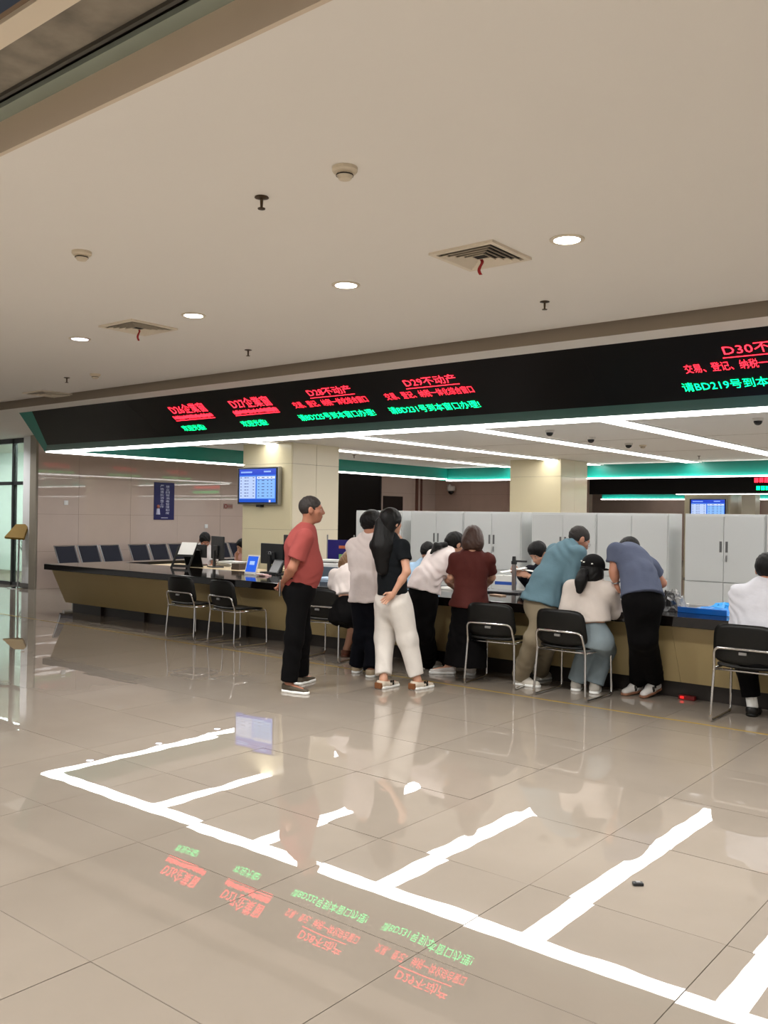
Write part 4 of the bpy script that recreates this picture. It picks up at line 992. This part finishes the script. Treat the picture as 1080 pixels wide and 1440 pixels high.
def person(label, D, face, J, o):
    """J: joints as (px, py, depth offset); o: outfit"""
    def W(k):
        v = J[k]; return at(v[0], v[1], D + (v[2] if len(v) > 2 else 0))
    fwd = nrm(E_R * face[0] + E_A * face[1]); lat = np.cross(fwd, UP)
    pel, bel, che, nek, hd = (W(k) for k in ('pelvis', 'belly', 'chest', 'neck', 'head'))
    S = o.get('size', 1.0); fem = o.get('fem', False); h = o.get('h', .009)
    if 'foot' in J: base = (onz(*J['foot'][0], 0) + onz(*J['foot'][2], 0)) / 2
    else: base = np.array([pel[0], pel[1], 0])
    base[2] = 0
    root = empty('person', base, label=label, cat='person', group=None)
    sk = SKIN[o.get('skin', 'mid')]
    sw = o.get('sw', .165 if fem else .185) * S; hw_ = .085 * S
    top = che + (nek - che) * .62
    shR = W('shR') if 'shR' in J else top + lat * sw; shL = W('shL') if 'shL' in J else top - lat * sw
    hipR, hipL = pel + lat * hw_ - UP * .02, pel - lat * hw_ - UP * .02
    if 'hipR' in J: hipR = W('hipR')
    if 'hipL' in J: hipL = W('hipL')
    def nfor(a, b):
        u = nrm(b - a); return nrm(fwd - u * (fwd @ u))
    fat = o.get('fat', 1.0); dep = o.get('dep', 1.45)
    rP, rB, rC = (.150 if not fem else .148) * S * fat, (.135 if not fem else .115) * S * fat, (.152 if not fem else .130) * S * fat
    def torso(e, ff=1.0):
        n1, n2, n3 = nfor(pel, bel), nfor(bel, che), nfor(che, nek)
        ops = [cone(pel, bel, (rP + e) * ff, (rB + e) * ff, n1, dep * .92, k=0), cone(bel, che, (rB + e) * ff, (rC + e) * ff, n2, dep, k=.06),
               cone(che, che + (nek - che) * .55, (rC + e) * ff, (rC * .80 + e) * ff, n3, dep, k=.05),
               cone(shL, shR, .044 * S + e * .6, .044 * S + e * .6, k=.05), cone(che + (nek - che) * .5, nek, .085 * S + e, .058 * S + e, n3, 1.1, k=.05)]
        if o.get('gut'): ops.append(ell(bel + n2 * o['gut'], np.array([.15, .13, .15]) * S + e, np.stack([lat, n2, nrm(np.cross(lat, n2))]), .08))
        if fem: 
            for sg in (-1, 1): ops.append(ell(che + lat * sg * .065 + n2 * .07, np.array([.055, .05, .055]) + e, None, .04))
        return ops
    # ---- body
    B = torso(-.012)
    seat = [cut((0, 0, o['seat']), -UP)] if 'seat' in o else []
    B += seat
    arms = {}
    for sd, sh in (('L', shL), ('R', shR)):
        if 'el' + sd not in J: continue
        el, wr = W('el' + sd), W('wr' + sd); arms[sd] = (sh, el, wr)
        a = (.85 if fem else 1.0) * S
        B += [cone(sh, el, .050 * a, .040 * a, k=.04), cone(el, el + (wr - el) * .35, .040 * a, .040 * a, k=.02), cone(el + (wr - el) * .35, wr, .040 * a, .025 * a, k=.02)]
    legs = {}
    for q, sd, hip in ((0, 'L', hipL), (1, 'R', hipR)):
        if 'kn' + sd not in J: continue
        kn = W('kn' + sd)
        if 'foot' in J and len(J['foot']) > 2 * q + 1:
            he, to = onz(*J['foot'][2 * q], 0), onz(*J['foot'][2 * q + 1], 0)
        else: he = to = None
        fd = nrm(to - he); lift = o.get('lift', {}).get(sd, 0.0)
        an = he + fd * .055 + UP * (.085 + lift)
        legs[sd] = (hip, kn, an, he, fd, lift)
        B += [cone(hip, kn, .078 * S, .054 * S, k=.05), cone(kn, kn + (an - kn) * .3, .052 * S, .055 * S, k=.03), cone(kn + (an - kn) * .3, an, .055 * S, .034 * S, k=.03),
              cone(an, he + fd * .05 + UP * (.04 + lift), .036, .034, k=.02), cone(he + fd * .06 + UP * (.045 + lift), he + fd * .20 + UP * .03, .034, .022, k=.02)]
    hf = J.get('look'); hf = fwd if hf is None else nrm(E_R * hf[0] + E_A * hf[1] + UP * hf[2])
    H = head_frame(hd, hf, J.get('hup')); hs = o.get('head', 1.0)
    hops, L = head_ops(H, hs, ears=o.get('ears', True))
    B += [cone(nek, L(0, -.022, -.055), .056 * S * (.85 if fem else 1.0), .050 * S * (.85 if fem else 1.0), k=.03), ell(L(0, -.005, 0), np.array([.062, .08, .09]) * hs, np.stack(H[1:]), .02)]
    parts = [field_mesh(B, h)]
    parts.append(field_mesh(hops + [cone(L(0, -.022, -.05), L(0, -.025, -.105), .050 * hs * (.88 if fem else 1.0), .050 * hs * (.88 if fem else 1.0), k=.03)], o.get('hh', .005)))
    for sd, (sh, el, wr) in arms.items():
        if o.get('nohands'): continue
        hdn = J.get('hand' + sd); d = wr - el if hdn is None else at(hdn[0], hdn[1], D + hdn[2]) - wr
        pn = o.get('palm' + sd); pn = (-lat if sd == 'R' else lat) if pn is None else E_R * pn[0] + E_A * pn[1] + UP * pn[2]
        parts.append(field_mesh(hand_ops(wr, d, pn, o.get('curl' + sd, .45), .92 * S * (.92 if fem else 1.0), 1 if sd == 'R' else -1), .0042))
    link('body', np_mesh('body', parts), sk, root, world=True)
    # ---- face details
    if o.get('face', True):
        for sg in (-1, 1):
            e = field_obj('eye', [ell(L(sg * .031, .0775, .004), np.array([.0125, .0105, .0085]) * hs, np.stack(H[1:]), 0)], .003, M_EYE, root)
            ec = L(sg * .031, .0875, .004); MB().lathe([(.0005, -.0005), (.0045, -.0005), (.0045, .0012), (.0005, .0012)], (0, 0, 0), 10)
            MB().cbox(ec, (.008, .002, .008), H[1], H[2], H[3]).build('iris', M_IRIS, e, world=True)
            MB().tube([L(sg * .014, .090, .021), L(sg * .032, .089, .027), L(sg * .048, .076, .022)], [.0028, .0038, .002], 6).build('eyebrow', o.get('hairm', M_HAIRK), root, world=True)
        MB().tube([L(-.022, .086, -.0635), L(0, .0945, -.0625), L(.022, .086, -.0635)], [.002, .0045, .002], 6).build('mouth', M_LIP, root, world=True)
    # ---- hair
    hm = o.get('hairm', M_HAIRK); st = o.get('hair', 'short'); fr = np.stack(H[1:])
    e_ = o.get('hairvol', .012)
    ops = [ell(L(0, -.014, .032), np.array([.076 + e_, .095 + e_, .088 + e_]) * hs, fr, 0)]
    nf = .14; nz = -.15
    if st == 'short':
        tv_ = o.get('tuft', .0)
        if tv_: ops += [ell(L(0, .02, .085), np.array([.072, .085, .035 + tv_]) * hs, fr, .03)]
        ops += [sub(ell(L(0, .105, -.045), np.array([.082, .075, .105]) * hs, fr, .006)), cut(L(0, -.075, -.062), H[2] * .30 + H[3] * -.95)]
        ops += [sub(ell(L(sg * .085, .004, -.028), np.array([.03, .034, .040]) * hs, fr, .005)) for sg in (-1, 1)]
    elif st == 'long':
        ops += [ell(L(0, -.055, -.05), np.array([.088, .06, .11]) * hs, fr, .04), cut(L(0, .055, .02), H[2] * .9 + H[3] * -.3)]
    elif st == 'bob':
        ops += [ell(L(0, -.025, -.045), np.array([.108, .100, .108]) * hs, fr, .04), sub(ell(L(0, .115, -.05), np.array([.07, .08, .09]) * hs, fr, .01)), cut(L(0, 0, -.125), -H[3])]
    elif st == 'tied':
        ops += [cut(L(0, .085, .062), H[2] * .72 + H[3] * -.55), ell(L(0, -.10, .0), np.array([.035, .035, .035]) * hs, fr, .02)]
    field_obj('hair', ops, .006, hm, root, wrinkle=.0022, wseed=seed_of(label) % 97, wfreq=3.0)
    if 'tail' in J:
        pts = [at(v[0], v[1], D + v[2]) for v in J['tail']]; rs = o.get('tailr', [.05, .05, .03]); n_ = nrm(E_R * 0 + E_A)
        field_obj('hair_length', [cone(a, b, r0, r1, n_, o.get('tails', 1.6), k=.04) for a, b, r0, r1 in zip(pts[:-1], pts[1:], rs[:-1], rs[1:])], .008, hm, root, wrinkle=.003, wseed=3, wfreq=2.0)
    # ---- top garment
    tm = o['top']; e = o.get('loose', .022)
    T = torso(e)
    hem = pel + (bel - pel) * o.get('hem', .3); un = nrm(o['hemn'] if 'hemn' in o else (pel - bel))
    for sd, (sh, el, wr) in arms.items():
        sl = o.get('sleeve', .6); a = (.88 if fem else 1.0) * S; sr = o.get('sr', .066) * a
        if sl <= 1: T.append(cone(sh, sh + (el - sh) * sl, sr, sr * 1.04, flat_b=True, k=.035))
        else: T += [cone(sh, el, sr, sr * .92, k=.035), cone(el, el + (wr - el) * (sl - 1), sr * .92, sr * .72, flat_b=True, k=.02)]
    low = []
    if o.get('hemflare'): low = [cone(bel, pel, rB + e, rP + e + o['hemflare'], nfor(pel, bel), dep * .9, k=.03)]
    shirt = field_obj('shirt', T + low + [cut(hem, un)], h, tm, root, wrinkle=o.get('wr', .004) * .62, wseed=seed_of(label) % 91, wfreq=1.35)
    cn = nfor(che, nek)
    cpt = nek + (nek - che) * .12
    ud = nrm(hd - nek)
    fr2 = [nek + ud * .022 + (lat * math.cos(a) * .074 + nrm(np.cross(lat, ud)) * -math.sin(a) * .078) * S * (.9 if fem else 1) for a in np.linspace(0, 2 * PI, 18)[:-1]]
    MB().tube(fr2, .013 if o.get('collar') else .006, 8, closed=True).build('collar', o.get('collarm', tm), shirt, world=True, smooth=True)
    # ---- lower garment
    lm = o.get('low'); lw = o.get('lowkind', 'trousers')
    if lm is not None:
        wp = pel + (bel - pel) * o.get('waist', .45); n1 = nfor(pel, bel)
        P = [cone(pel - UP * .03, wp, rP + .012, (rP + rB) / 2 + .010, n1, dep * .9, k=0)] + seat
        if lw == 'skirt':
            hz = W('skirt'); P.append(cone(pel - UP * .03, hz, rP + .015, o.get('skirtr', .2), n1, 1.25, flat_b=True, k=.05))
        else:
            r1, r2, r3 = o.get('legr', (.098, .078, .068))
            for sd, (hip, kn, an, he, fd, lift) in legs.items():
                if lw == 'shorts': P.append(cone(hip, hip + (kn - hip) * .6, .105, .10, flat_b=True, k=.05)); continue
                hm_ = an - UP * .0 + (kn - an) * o.get('cuff', .02)
                P += [cone(hip, kn, r1 * S, r2 * S, k=.05), cone(kn, hm_, r2 * S, r3 * S, flat_b=True, k=.04)]
        field_obj(lw if lw != 'skirt' else 'skirt', P, h, lm, root, wrinkle=o.get('lwr', .004), wseed=seed_of(label) % 83, wfreq=.9)
        if o.get('belt'):
            ring = [wp + (lat * math.cos(a) * ((rP + rB) / 2 + .012) + n1 * math.sin(a) * ((rP + rB) / 2 + .012) / (dep * .9)) for a in np.linspace(0, 2 * PI, 26)[:-1]]
            MB().tube(ring, .014, 6, closed=True).build('belt', M_PLAST, root, world=True)
    if o.get('sock'):
        for sd, (hip, kn, an, he, fd, lift) in legs.items():
            field_obj('sock', [cone(an + nrm(kn - an) * .13, an - UP * .01, .042, .043, k=0)], .008, o['sock'], root)
    # ---- shoes
    if o.get('shoe') is not None:
        for sd, (hip, kn, an, he, fd, lift) in legs.items():
            sl_ = o.get('shoelen', .265) * (.93 if fem else 1.0); sdv = np.cross(fd, UP)
            hz = he + UP * lift; up_ = nrm(np.cross(sdv, nrm(fd * sl_ - UP * lift))); d2 = nrm(fd * sl_ - UP * lift)
            def q(a, z, l_=0): return hz + d2 * a * sl_ + up_ * z + sdv * l_
            up_ops = [cone(q(.12, .045), q(.45, .045), .043, .044, k=0), cone(q(.45, .038), q(.86, .028), .043, .034, up_, 1.15, k=.03), cone(q(.14, .05), q(.16, o.get('shaft', .085)), .042, .041, k=.02), cut(q(0, .018), -up_)]
            if o.get('low_shoe'): up_ops.append(cut(q(.2, .068), up_ + d2 * .15))
            s_ = field_obj('shoe', up_ops, .006, o['shoe'], root)
            field_obj('sole', [cone(q(.12, .012), q(.5, .012), .046, .045, k=0), cone(q(.5, .012), q(.87, .012), .045, .040, k=.02), cut(q(0, .024), up_), cut(q(0, .0005), -up_)], .006, o.get('sole', M_PAPER), s_)
            if o.get('heel'): MB().cbox(q(-.02, .032), (.035, .074, .055), d2, sdv, up_).build('heel_patch', o['heel'], s_, world=True, bevel=.008)
            if o.get('stripe'):
                for k in range(3):
                    for sg in (-1, 1): MB().cbox(q(.42 + .07 * k, .050, sg * .0455), (.012, .008, .045), d2 + up_ * (.4 if k == 1 else .0), sdv).build('side_mark', o['stripe'], s_, world=True)
    return dict(root=root, L=L, H=H, arms=arms, fwd=fwd, lat=lat, pel=pel, bel=bel, che=che, W=W)

M_SH_W = cloth('white_shirt', '#d8cdc9'); M_SH_W2 = cloth('white_blouse', '#e0d6d4', .65); M_TR_K = cloth('black_trousers', '#070607', .9); M_TR_N = cloth('navy_trousers', '#0a0b12', .9)
# 1 man in coral polo, hands behind his back
p1 = person('standing man in coral polo shirt and black trousers, hands behind his back', 7.95, (1, .12),
    dict(head=(438, 717), neck=(430, 746), chest=(424, 770), belly=(425, 798), pelvis=(421, 826), elR=(411, 799, -.22), wrR=(399, 818, -.08), handR=(391, 832, -.04), elL=(412, 800, .22), wrL=(399, 820, .06), handL=(392, 829, .0),
         knR=(414, 895, -.10), knL=(424, 893, .12), foot=[(417, 963), (437, 958), (399, 972), (434, 977)], look=(1, .12, .02)),
    dict(skin='tan', hairm=M_HAIRG, hair='short', hairvol=.006, top=cloth('coral_polo', '#964945'), low=M_TR_K, shoe=mat('olive_suede', '#4d4436', .8, var=.1), sole=M_PAPER, low_shoe=True, dep=1.18, gut=.035, sleeve=.72, sr=.078, hem=.05, collar=True, collarm=cloth('coral_collar', '#8c3236'), fat=1.0, legr=(.10, .083, .075), belt=True, palmR=(0, .6, .4), curlR=.7, curlL=.5, palmL=(0, -.6, .4), loose=.018))
ph = at(394, 827, 7.86); t = empty('smartphone', ph, label='smartphone held behind the back by the man in coral polo', cat='phone')
MB().cbox(ph, (.009, .07, .14), E_R, E_A, UP).build('case', M_STEEL, t, world=True, bevel=.003)
MB().cbox(ph - E_R * .006, (.002, .062, .128), E_R, E_A, UP).build('screen', M_LENS, t, world=True)
# 2 man in white shirt
person('man in loose white shirt and navy trousers standing left of the long-haired woman', 8.8, (.35, .94),
    dict(head=(522, 737), neck=(518, 758), chest=(517, 784), belly=(517, 815), pelvis=(518, 845), elL=(501, 804, .06), wrL=(512, 818, .26), elR=(538, 806, .1), wrR=(532, 818, .3), knL=(509, 896), knR=(526, 898), foot=[(500, 947), (509, 938), (519, 953), (532, 946)], look=(.75, .66, -.05)),
    dict(skin='mid', hair='short', hairvol=.016, tuft=.02, top=M_SH_W, low=M_TR_N, shoe=mat('beige_canvas', '#a9977c', .8), sole=M_PAPER, low_shoe=True, sw=.168, sleeve=.9, sr=.07, hem=-.02, hemflare=.03, size=.97, wr=.006, loose=.03, dep=1.35, legr=(.10, .085, .08), cuff=-.05))
# 3 woman with long hair
p3 = person('woman with long black hair, black t-shirt and white trousers, hand at her chin', 8.15, (.72, .69),
    dict(head=(550, 735), neck=(547, 758), chest=(549, 783), belly=(551, 810), pelvis=(553, 846), elR=(572, 804, -.20), wrR=(553, 835, -.18), handR=(538, 847, -.16), elL=(560, 792, .36), wrL=(565, 761, .20), handL=(557, 744, .12),
         knL=(541, 897, .08), knR=(573, 899, -.06), foot=[(533, 969), (560, 964), (580, 970), (606, 966)], look=(.74, .66, .0), tail=[(541, 738, -.05), (538, 770, -.10), (538, 800, -.10)]),
    dict(fem=True, skin='fair', hair='long', hairvol=.02, tailr=[.09, .10, .06], tails=1.7, top=cloth('black_tee', '#14171a'), low=cloth('white_trousers', '#d3cdc6', .8), sleeve=.55, sr=.07, hem=.28, shoe=mat('cream_sneaker', '#cbbfae', .7), sole=M_PAPER, heel=mat('brown_heel', '#7a4a26', .6), stripe=M_PLAST, low_shoe=True, legr=(.115, .092, .072), cuff=.10, waist=.6, palmR=(.1, -.8, 0), palmL=(-.8, -.2, .1), curlL=.8, curlR=.35, size=1.0, sw=.17, loose=.024))
# 4 woman leaning on the counter
p4 = person('seated woman in cropped white top and black shorts slumped over the counter', 9.42, (.629, .777),
    dict(head=(492, 790, .50), neck=(489, 805, .34), chest=(487, 820, .20), belly=(485, 842, .04), pelvis=(484, 864, -.06), elL=(470, 822, .36), wrL=(484, 816, .58), elR=(512, 824, .30), wrR=(508, 820, .52), knL=(500, 874, .28), knR=(516, 876, .20), foot=[(483, 924), (497, 921), (497, 927), (510, 924)], look=(.3, .75, -.58), hup=nrm(E_R * .3 + E_A * .4 + UP * .86)),
    dict(fem=True, skin='fair', hair='bob', hairm=M_HAIRL, seat=.452, top=cloth('white_crop_top', '#e5dcd8'), low=cloth('black_shorts', '#0c0b0c'), lowkind='shorts', sleeve=1.3, sr=.085, hem=.98, wr=.007, loose=.04, shoe=mat('brown_sandal', '#6a3c28', .6), sole=mat('brown_sole', '#59301f', .6), low_shoe=True, face=False, dep=1.3))
Lh = p4['L']; hb = [Lh(math.cos(a) * .094, -.01, .03 + math.sin(a) * .108) for a in np.linspace(-.25, PI + .25, 16)]
MB().tube(hb, .012, 8).build('headband', mat('cream_headband', '#e0d8c8', .6), p4['root'], world=True, smooth=True)
# 5 woman in white blouse bending over the counter
person('woman in white blouse and black trousers bending over the counter', 8.84, (.82, .57),
    dict(head=(640, 766, .26), neck=(627, 780, .18), chest=(614, 795, .12), belly=(599, 815, .02), pelvis=(593, 840), elR=(630, 816, .05), wrR=(640, 828, .22), elL=(640, 812, .34), wrL=(645, 826, .38), knL=(595, 888, .08), knR=(594, 888, -.06), foot=[(597, 934), (622, 931), (592, 940), (617, 938)], look=(.8, .45, -.4), tail=[(626, 766, .14), (614, 768, .08), (606, 778, .02)]),
    dict(fem=True, skin='fair', hair='tied', hairvol=.014, tailr=[.03, .03, .012], tails=1.0, top=M_SH_W2, low=M_TR_K, sleeve=.8, sr=.085, hem=.35, hemflare=.03, wr=.011, loose=.036, shoe=mat('grey_sneaker', '#9b948c', .7), sole=M_PAPER, legr=(.115, .105, .10), cuff=-.1, dep=1.3))
# 6 woman in dark red
person('woman with brown bob in dark red top and long black skirt, seen from behind', 8.47, (.12, .99),
    dict(head=(665, 759, .02), neck=(664, 778), chest=(663, 800), belly=(662, 826), pelvis=(660, 852), elL=(634, 812, .08), wrL=(646, 822, .30), elR=(692, 812, .08), wrR=(684, 824, .30), skirt=(654, 936, .0), knL=(646, 893, .03), knR=(664, 895, .03), foot=[(639, 947), (613, 947), (661, 950), (666, 940)], look=(.15, .9, -.4)),
    dict(fem=True, skin='fair', hair='bob', hairm=M_HAIRB, hairvol=.016, top=cloth('dark_red_top', '#4e2420', .7), low=M_TR_K, lowkind='skirt', skirtr=.205, sleeve=.75, sr=.066, hem=-.08, hemflare=.03, sw=.165, loose=.028, size=.95, shoe=mat('white_slip_on', '#d2ccc6', .7), sole=M_PAPER, low_shoe=True, wr=.006))
# 7 man in teal shirt
p7 = person('man in teal shirt and khaki trousers bending over beside the seated woman', 8.08, (.9, .44),
    dict(head=(814, 759, .16), neck=(801, 770, .12), chest=(788, 789, .08), belly=(769, 818, .0), pelvis=(761, 848, -.02), elR=(803, 818, -.10), wrR=(812, 840, .06), elL=(815, 815, .30), wrL=(818, 838, .30), knR=(752, 897, -.07), knL=(771, 897, .10), foot=[(754, 957), (781, 953), (724, 962), (757, 967)], look=(.85, .25, -.5)),
    dict(skin='mid', hair='short', hairvol=.006, hairm=M_HAIRG, top=cloth('teal_shirt', '#5f7b87', .8), low=cloth('khaki_trousers', '#857a66', .8), shoe=mat('off_white_trainer', '#c9c2b6', .7), sole=M_PAPER, sleeve=1.25, sr=.082, hem=-.05, hemflare=.05, wr=.009, loose=.022, size=.95, dep=1.25, collar=True, legr=(.115, .092, .085), cuff=.0, shaft=.10))
Lg = p7['L']
for sg in (-1, 1):
    MB().tube([Lg(sg * .034 + .018 * math.cos(a), .101, .002 + .016 * math.sin(a)) for a in np.linspace(0, 2 * PI, 14)[:-1]], .0018, 6, closed=True).tube([Lg(sg * .052, .100, .004), Lg(sg * .080, .0, .006)], .0018, 6).build('glasses', M_STEEL, p7['root'], world=True)
# 8 seated woman in cap
p8 = person('seated woman in black cap, off-white top and jeans, seen from behind', 7.72, (.5, .86),
    dict(head=(834, 802, .10), neck=(831, 822, .08), chest=(830, 842, .06), belly=(832, 868, .0), pelvis=(834, 897, -.02), elL=(798, 858, .10), wrL=(815, 858, .34), elR=(864, 860, .08), wrR=(856, 856, .32), knL=(826, 910, .36), knR=(852, 912, .30), foot=[(809, 972), (816, 963), (835, 976), (843, 966)], look=(.7, .7, -.12), tail=[(820, 806, .0), (817, 818, -.04), (815, 830, -.05)]),
    dict(fem=True, skin='fair', hair='bob', hairvol=.008, tailr=[.045, .045, .03], tails=1.2, seat=.452, top=cloth('off_white_knit', '#cfc5bd', .85), low=cloth('blue_jeans', '#7f8c92', .85), sleeve=1.2, sr=.095, hem=.78, sw=.175, loose=.04, size=.95, shoe=mat('pale_shoe', '#b8b3aa', .7), sole=M_PAPER, legr=(.105, .09, .082), cuff=.0, waist=.3, fat=1.0))
c_, r_, f_, u_ = p8['H']; Lc = p8['L']; frh = np.stack([r_, f_, u_])
cap = field_obj('cap', [ell(Lc(0, -.006, .040), (.098, .118, .104), frh, 0), cut(Lc(0, 0, .012), -u_ + f_ * .1)], .006, cloth('black_cap', '#100f10', .75), p8['root'])
field_obj('visor', [ell(Lc(0, .125, .022), (.075, .075, .012), frh, 0), sub(ell(Lc(0, .03, .02), (.085, .095, .05), frh, 0))], .005, cloth('black_cap', '#100f10', .75), cap)
for a, b, c in ((-.02, -.123, .06), (.05, -.104, .05), (-.06, -.098, .07)): MB().lathe([(.0005, -.006), (.009, -.004), (.009, .004), (.0005, .006)], Lc(a, b, c), 10).build('cap_stud', M_PAPER, cap, world=True)
# 9 man in grey-blue tee
p9 = person('man in grey-blue t-shirt and black trousers bent far over the counter', 7.42, (-.28, .96),
    dict(head=(884, 776, .52), neck=(885, 776, .36), chest=(890, 789, .22), belly=(899, 812, .06), pelvis=(904, 842, -.02), shL=(866, 775, .20), shR=(914, 796, .26), elL=(863, 804, .18), wrL=(867, 822, .20), handL=(872, 838, .24), elR=(931, 820, .30), wrR=(915, 832, .46), knL=(899, 897, .04), knR=(909, 896, .02), foot=[(903, 974), (872, 979), (926, 977), (889, 985)], look=(-.3, .8, -.5), hup=nrm(E_A * .5 + UP * .86)),
    dict(skin='mid', hair='short', hairvol=.015, top=cloth('grey_blue_tee', '#565d72', .8), low=M_TR_K, shoe=mat('white_trainer', '#d4d0cb', .65), sole=mat('tan_sole', '#8a6048', .6), stripe=M_PLAST, sleeve=.55, sr=.078, hem=.10, hemflare=.03, loose=.022, dep=1.3, wr=.006, size=.93, legr=(.112, .095, .085), cuff=.04, lift={'L': .02, 'R': .05}, curlL=.8))
a_ = p9['arms']['L']; wv = nrm(a_[2] - a_[1]); s1 = nrm(np.cross(wv, E_A)); s2 = np.cross(wv, s1); wc = a_[2] - wv * .02
MB().tube([wc + (s1 * math.cos(a) + s2 * math.sin(a)) * .031 for a in np.linspace(0, 2 * PI, 18)[:-1]], .006, 6, closed=True).build('wristwatch', M_STEEL, p9['root'], world=True, smooth=True)
# 10 man at the right edge
person('seated man in crisp white shirt at the right edge of the photo', 6.86, (.45, .89),
    dict(head=(1080, 802, .06), neck=(1076, 828, .04), chest=(1073, 852, .04), belly=(1070, 885, .0), pelvis=(1070, 920, -.05), elL=(1040, 876, .12), wrL=(1052, 868, .36), elR=(1112, 880, .1), wrR=(1100, 870, .36), knL=(1050, 938, .34), knR=(1100, 935, .34), foot=[(1056, 1008), (1070, 996), (1090, 1000), (1104, 990)], look=(.55, .8, -.2)),
    dict(skin='mid', hair='short', hairvol=.018, seat=.452, top=cloth('crisp_white_shirt', '#d3d4dc', .7), low=M_TR_K, shoe=mat('black_shoe', '#0e0d0d', .4), sole=M_PLAST, sleeve=1.25, sr=.082, hem=.15, loose=.035, wr=.008, dep=1.3, collar=True, legr=(.105, .085, .075), cuff=.22, sock=M_PAPER, sw=.185, size=.96, low_shoe=True))
# 11-14 clerks behind the counter
def clerk(label, D, face, J, o):
    b = dict(shoe=None, low=M_TR_N, h=.012, hh=.006); b.update(o)
    return person(label, D, face, J, b)
clerk('clerk with dark tied hair and light blue blouse behind the woman in white', 11.05, (-.55, -.83),
    dict(head=(602, 777, 0), neck=(596, 794, .06), chest=(594, 808, .08), belly=(593, 832, .1), pelvis=(593, 860, .12), elL=(610, 828, -.05), wrL=(605, 836, -.25), elR=(578, 828, .0), wrR=(586, 836, -.2), look=(-.3, -.6, -.74), tail=[(608, 780, .05), (604, 790, .08), (600, 798, .1)]),
    dict(fem=True, hair='tied', skin='fair', hairvol=.014, tailr=[.03, .03, .02], tails=1.0, top=cloth('light_blue_blouse', '#a9c8e4'), sleeve=.8, sr=.075))
clerk('clerk with tousled black hair and dark navy sleeves passing papers', 10.05, (-.62, -.78),
    dict(head=(757, 778, 0), neck=(765, 797, .05), chest=(768, 816, .08), belly=(772, 842, .1), pelvis=(774, 868, .12), elR=(748, 826, .10), wrR=(729, 806, -.06), handR=(718, 801, -.10), elL=(760, 828, -.25), wrL=(742, 809, -.22), handL=(731, 806, -.22), look=(-.6, -.5, -.62)),
    dict(hair='short', skin='fair', hairvol=.018, tuft=.025, top=cloth('dark_navy_jacket', '#14161f'), sleeve=1.85, sr=.068, curlR=.5, curlL=.5))
e = at(722, 803, 9.90); t = empty('paper_sheet', e, label='white papers held up by the clerk in navy', cat='papers')
MB().cbox(e + UP * .012, (.28, .20, .002), E_R + UP * .2, E_A).build('sheet', M_PAPER, t, world=True); MB().cbox(e + UP * .016 + E_R * .12, (.26, .19, .002), E_R - UP * .15, E_A + E_R * .3).build('sheet', M_PAPER, t, world=True)
clerk('clerk in white shirt at the far left desk, head bowed behind the monitors', 14.3, (.35, -.93),
    dict(head=(288, 760, 0), neck=(286, 771, .05), chest=(286, 781, .06), belly=(287, 798, .08), pelvis=(288, 815, .1), elL=(300, 796, -.05), wrL=(293, 798, -.25), elR=(273, 796, -.05), wrR=(282, 798, -.25), look=(.3, -.7, -.6)),
    dict(hair='short', skin='tan', hairvol=.014, top=cloth('clerk_white_shirt', '#d9d6d6'), sleeve=.7))
clerk('clerk with dark hair half hidden by the cream column', 15.6, (-.5, -.86),
    dict(head=(341, 768, 0), neck=(345, 777, .05), chest=(346, 788, .06), belly=(347, 803, .08), pelvis=(347, 818, .1), elR=(334, 796, -.05), wrR=(333, 783, -.12), elL=(354, 796, -.1), wrL=(345, 797, -.25), look=(-.7, -.5, -.4)),
    dict(fem=True, hair='short', skin='fair', hairvol=.016, top=cloth('clerk_pink_top', '#c79a92'), sleeve=.5))
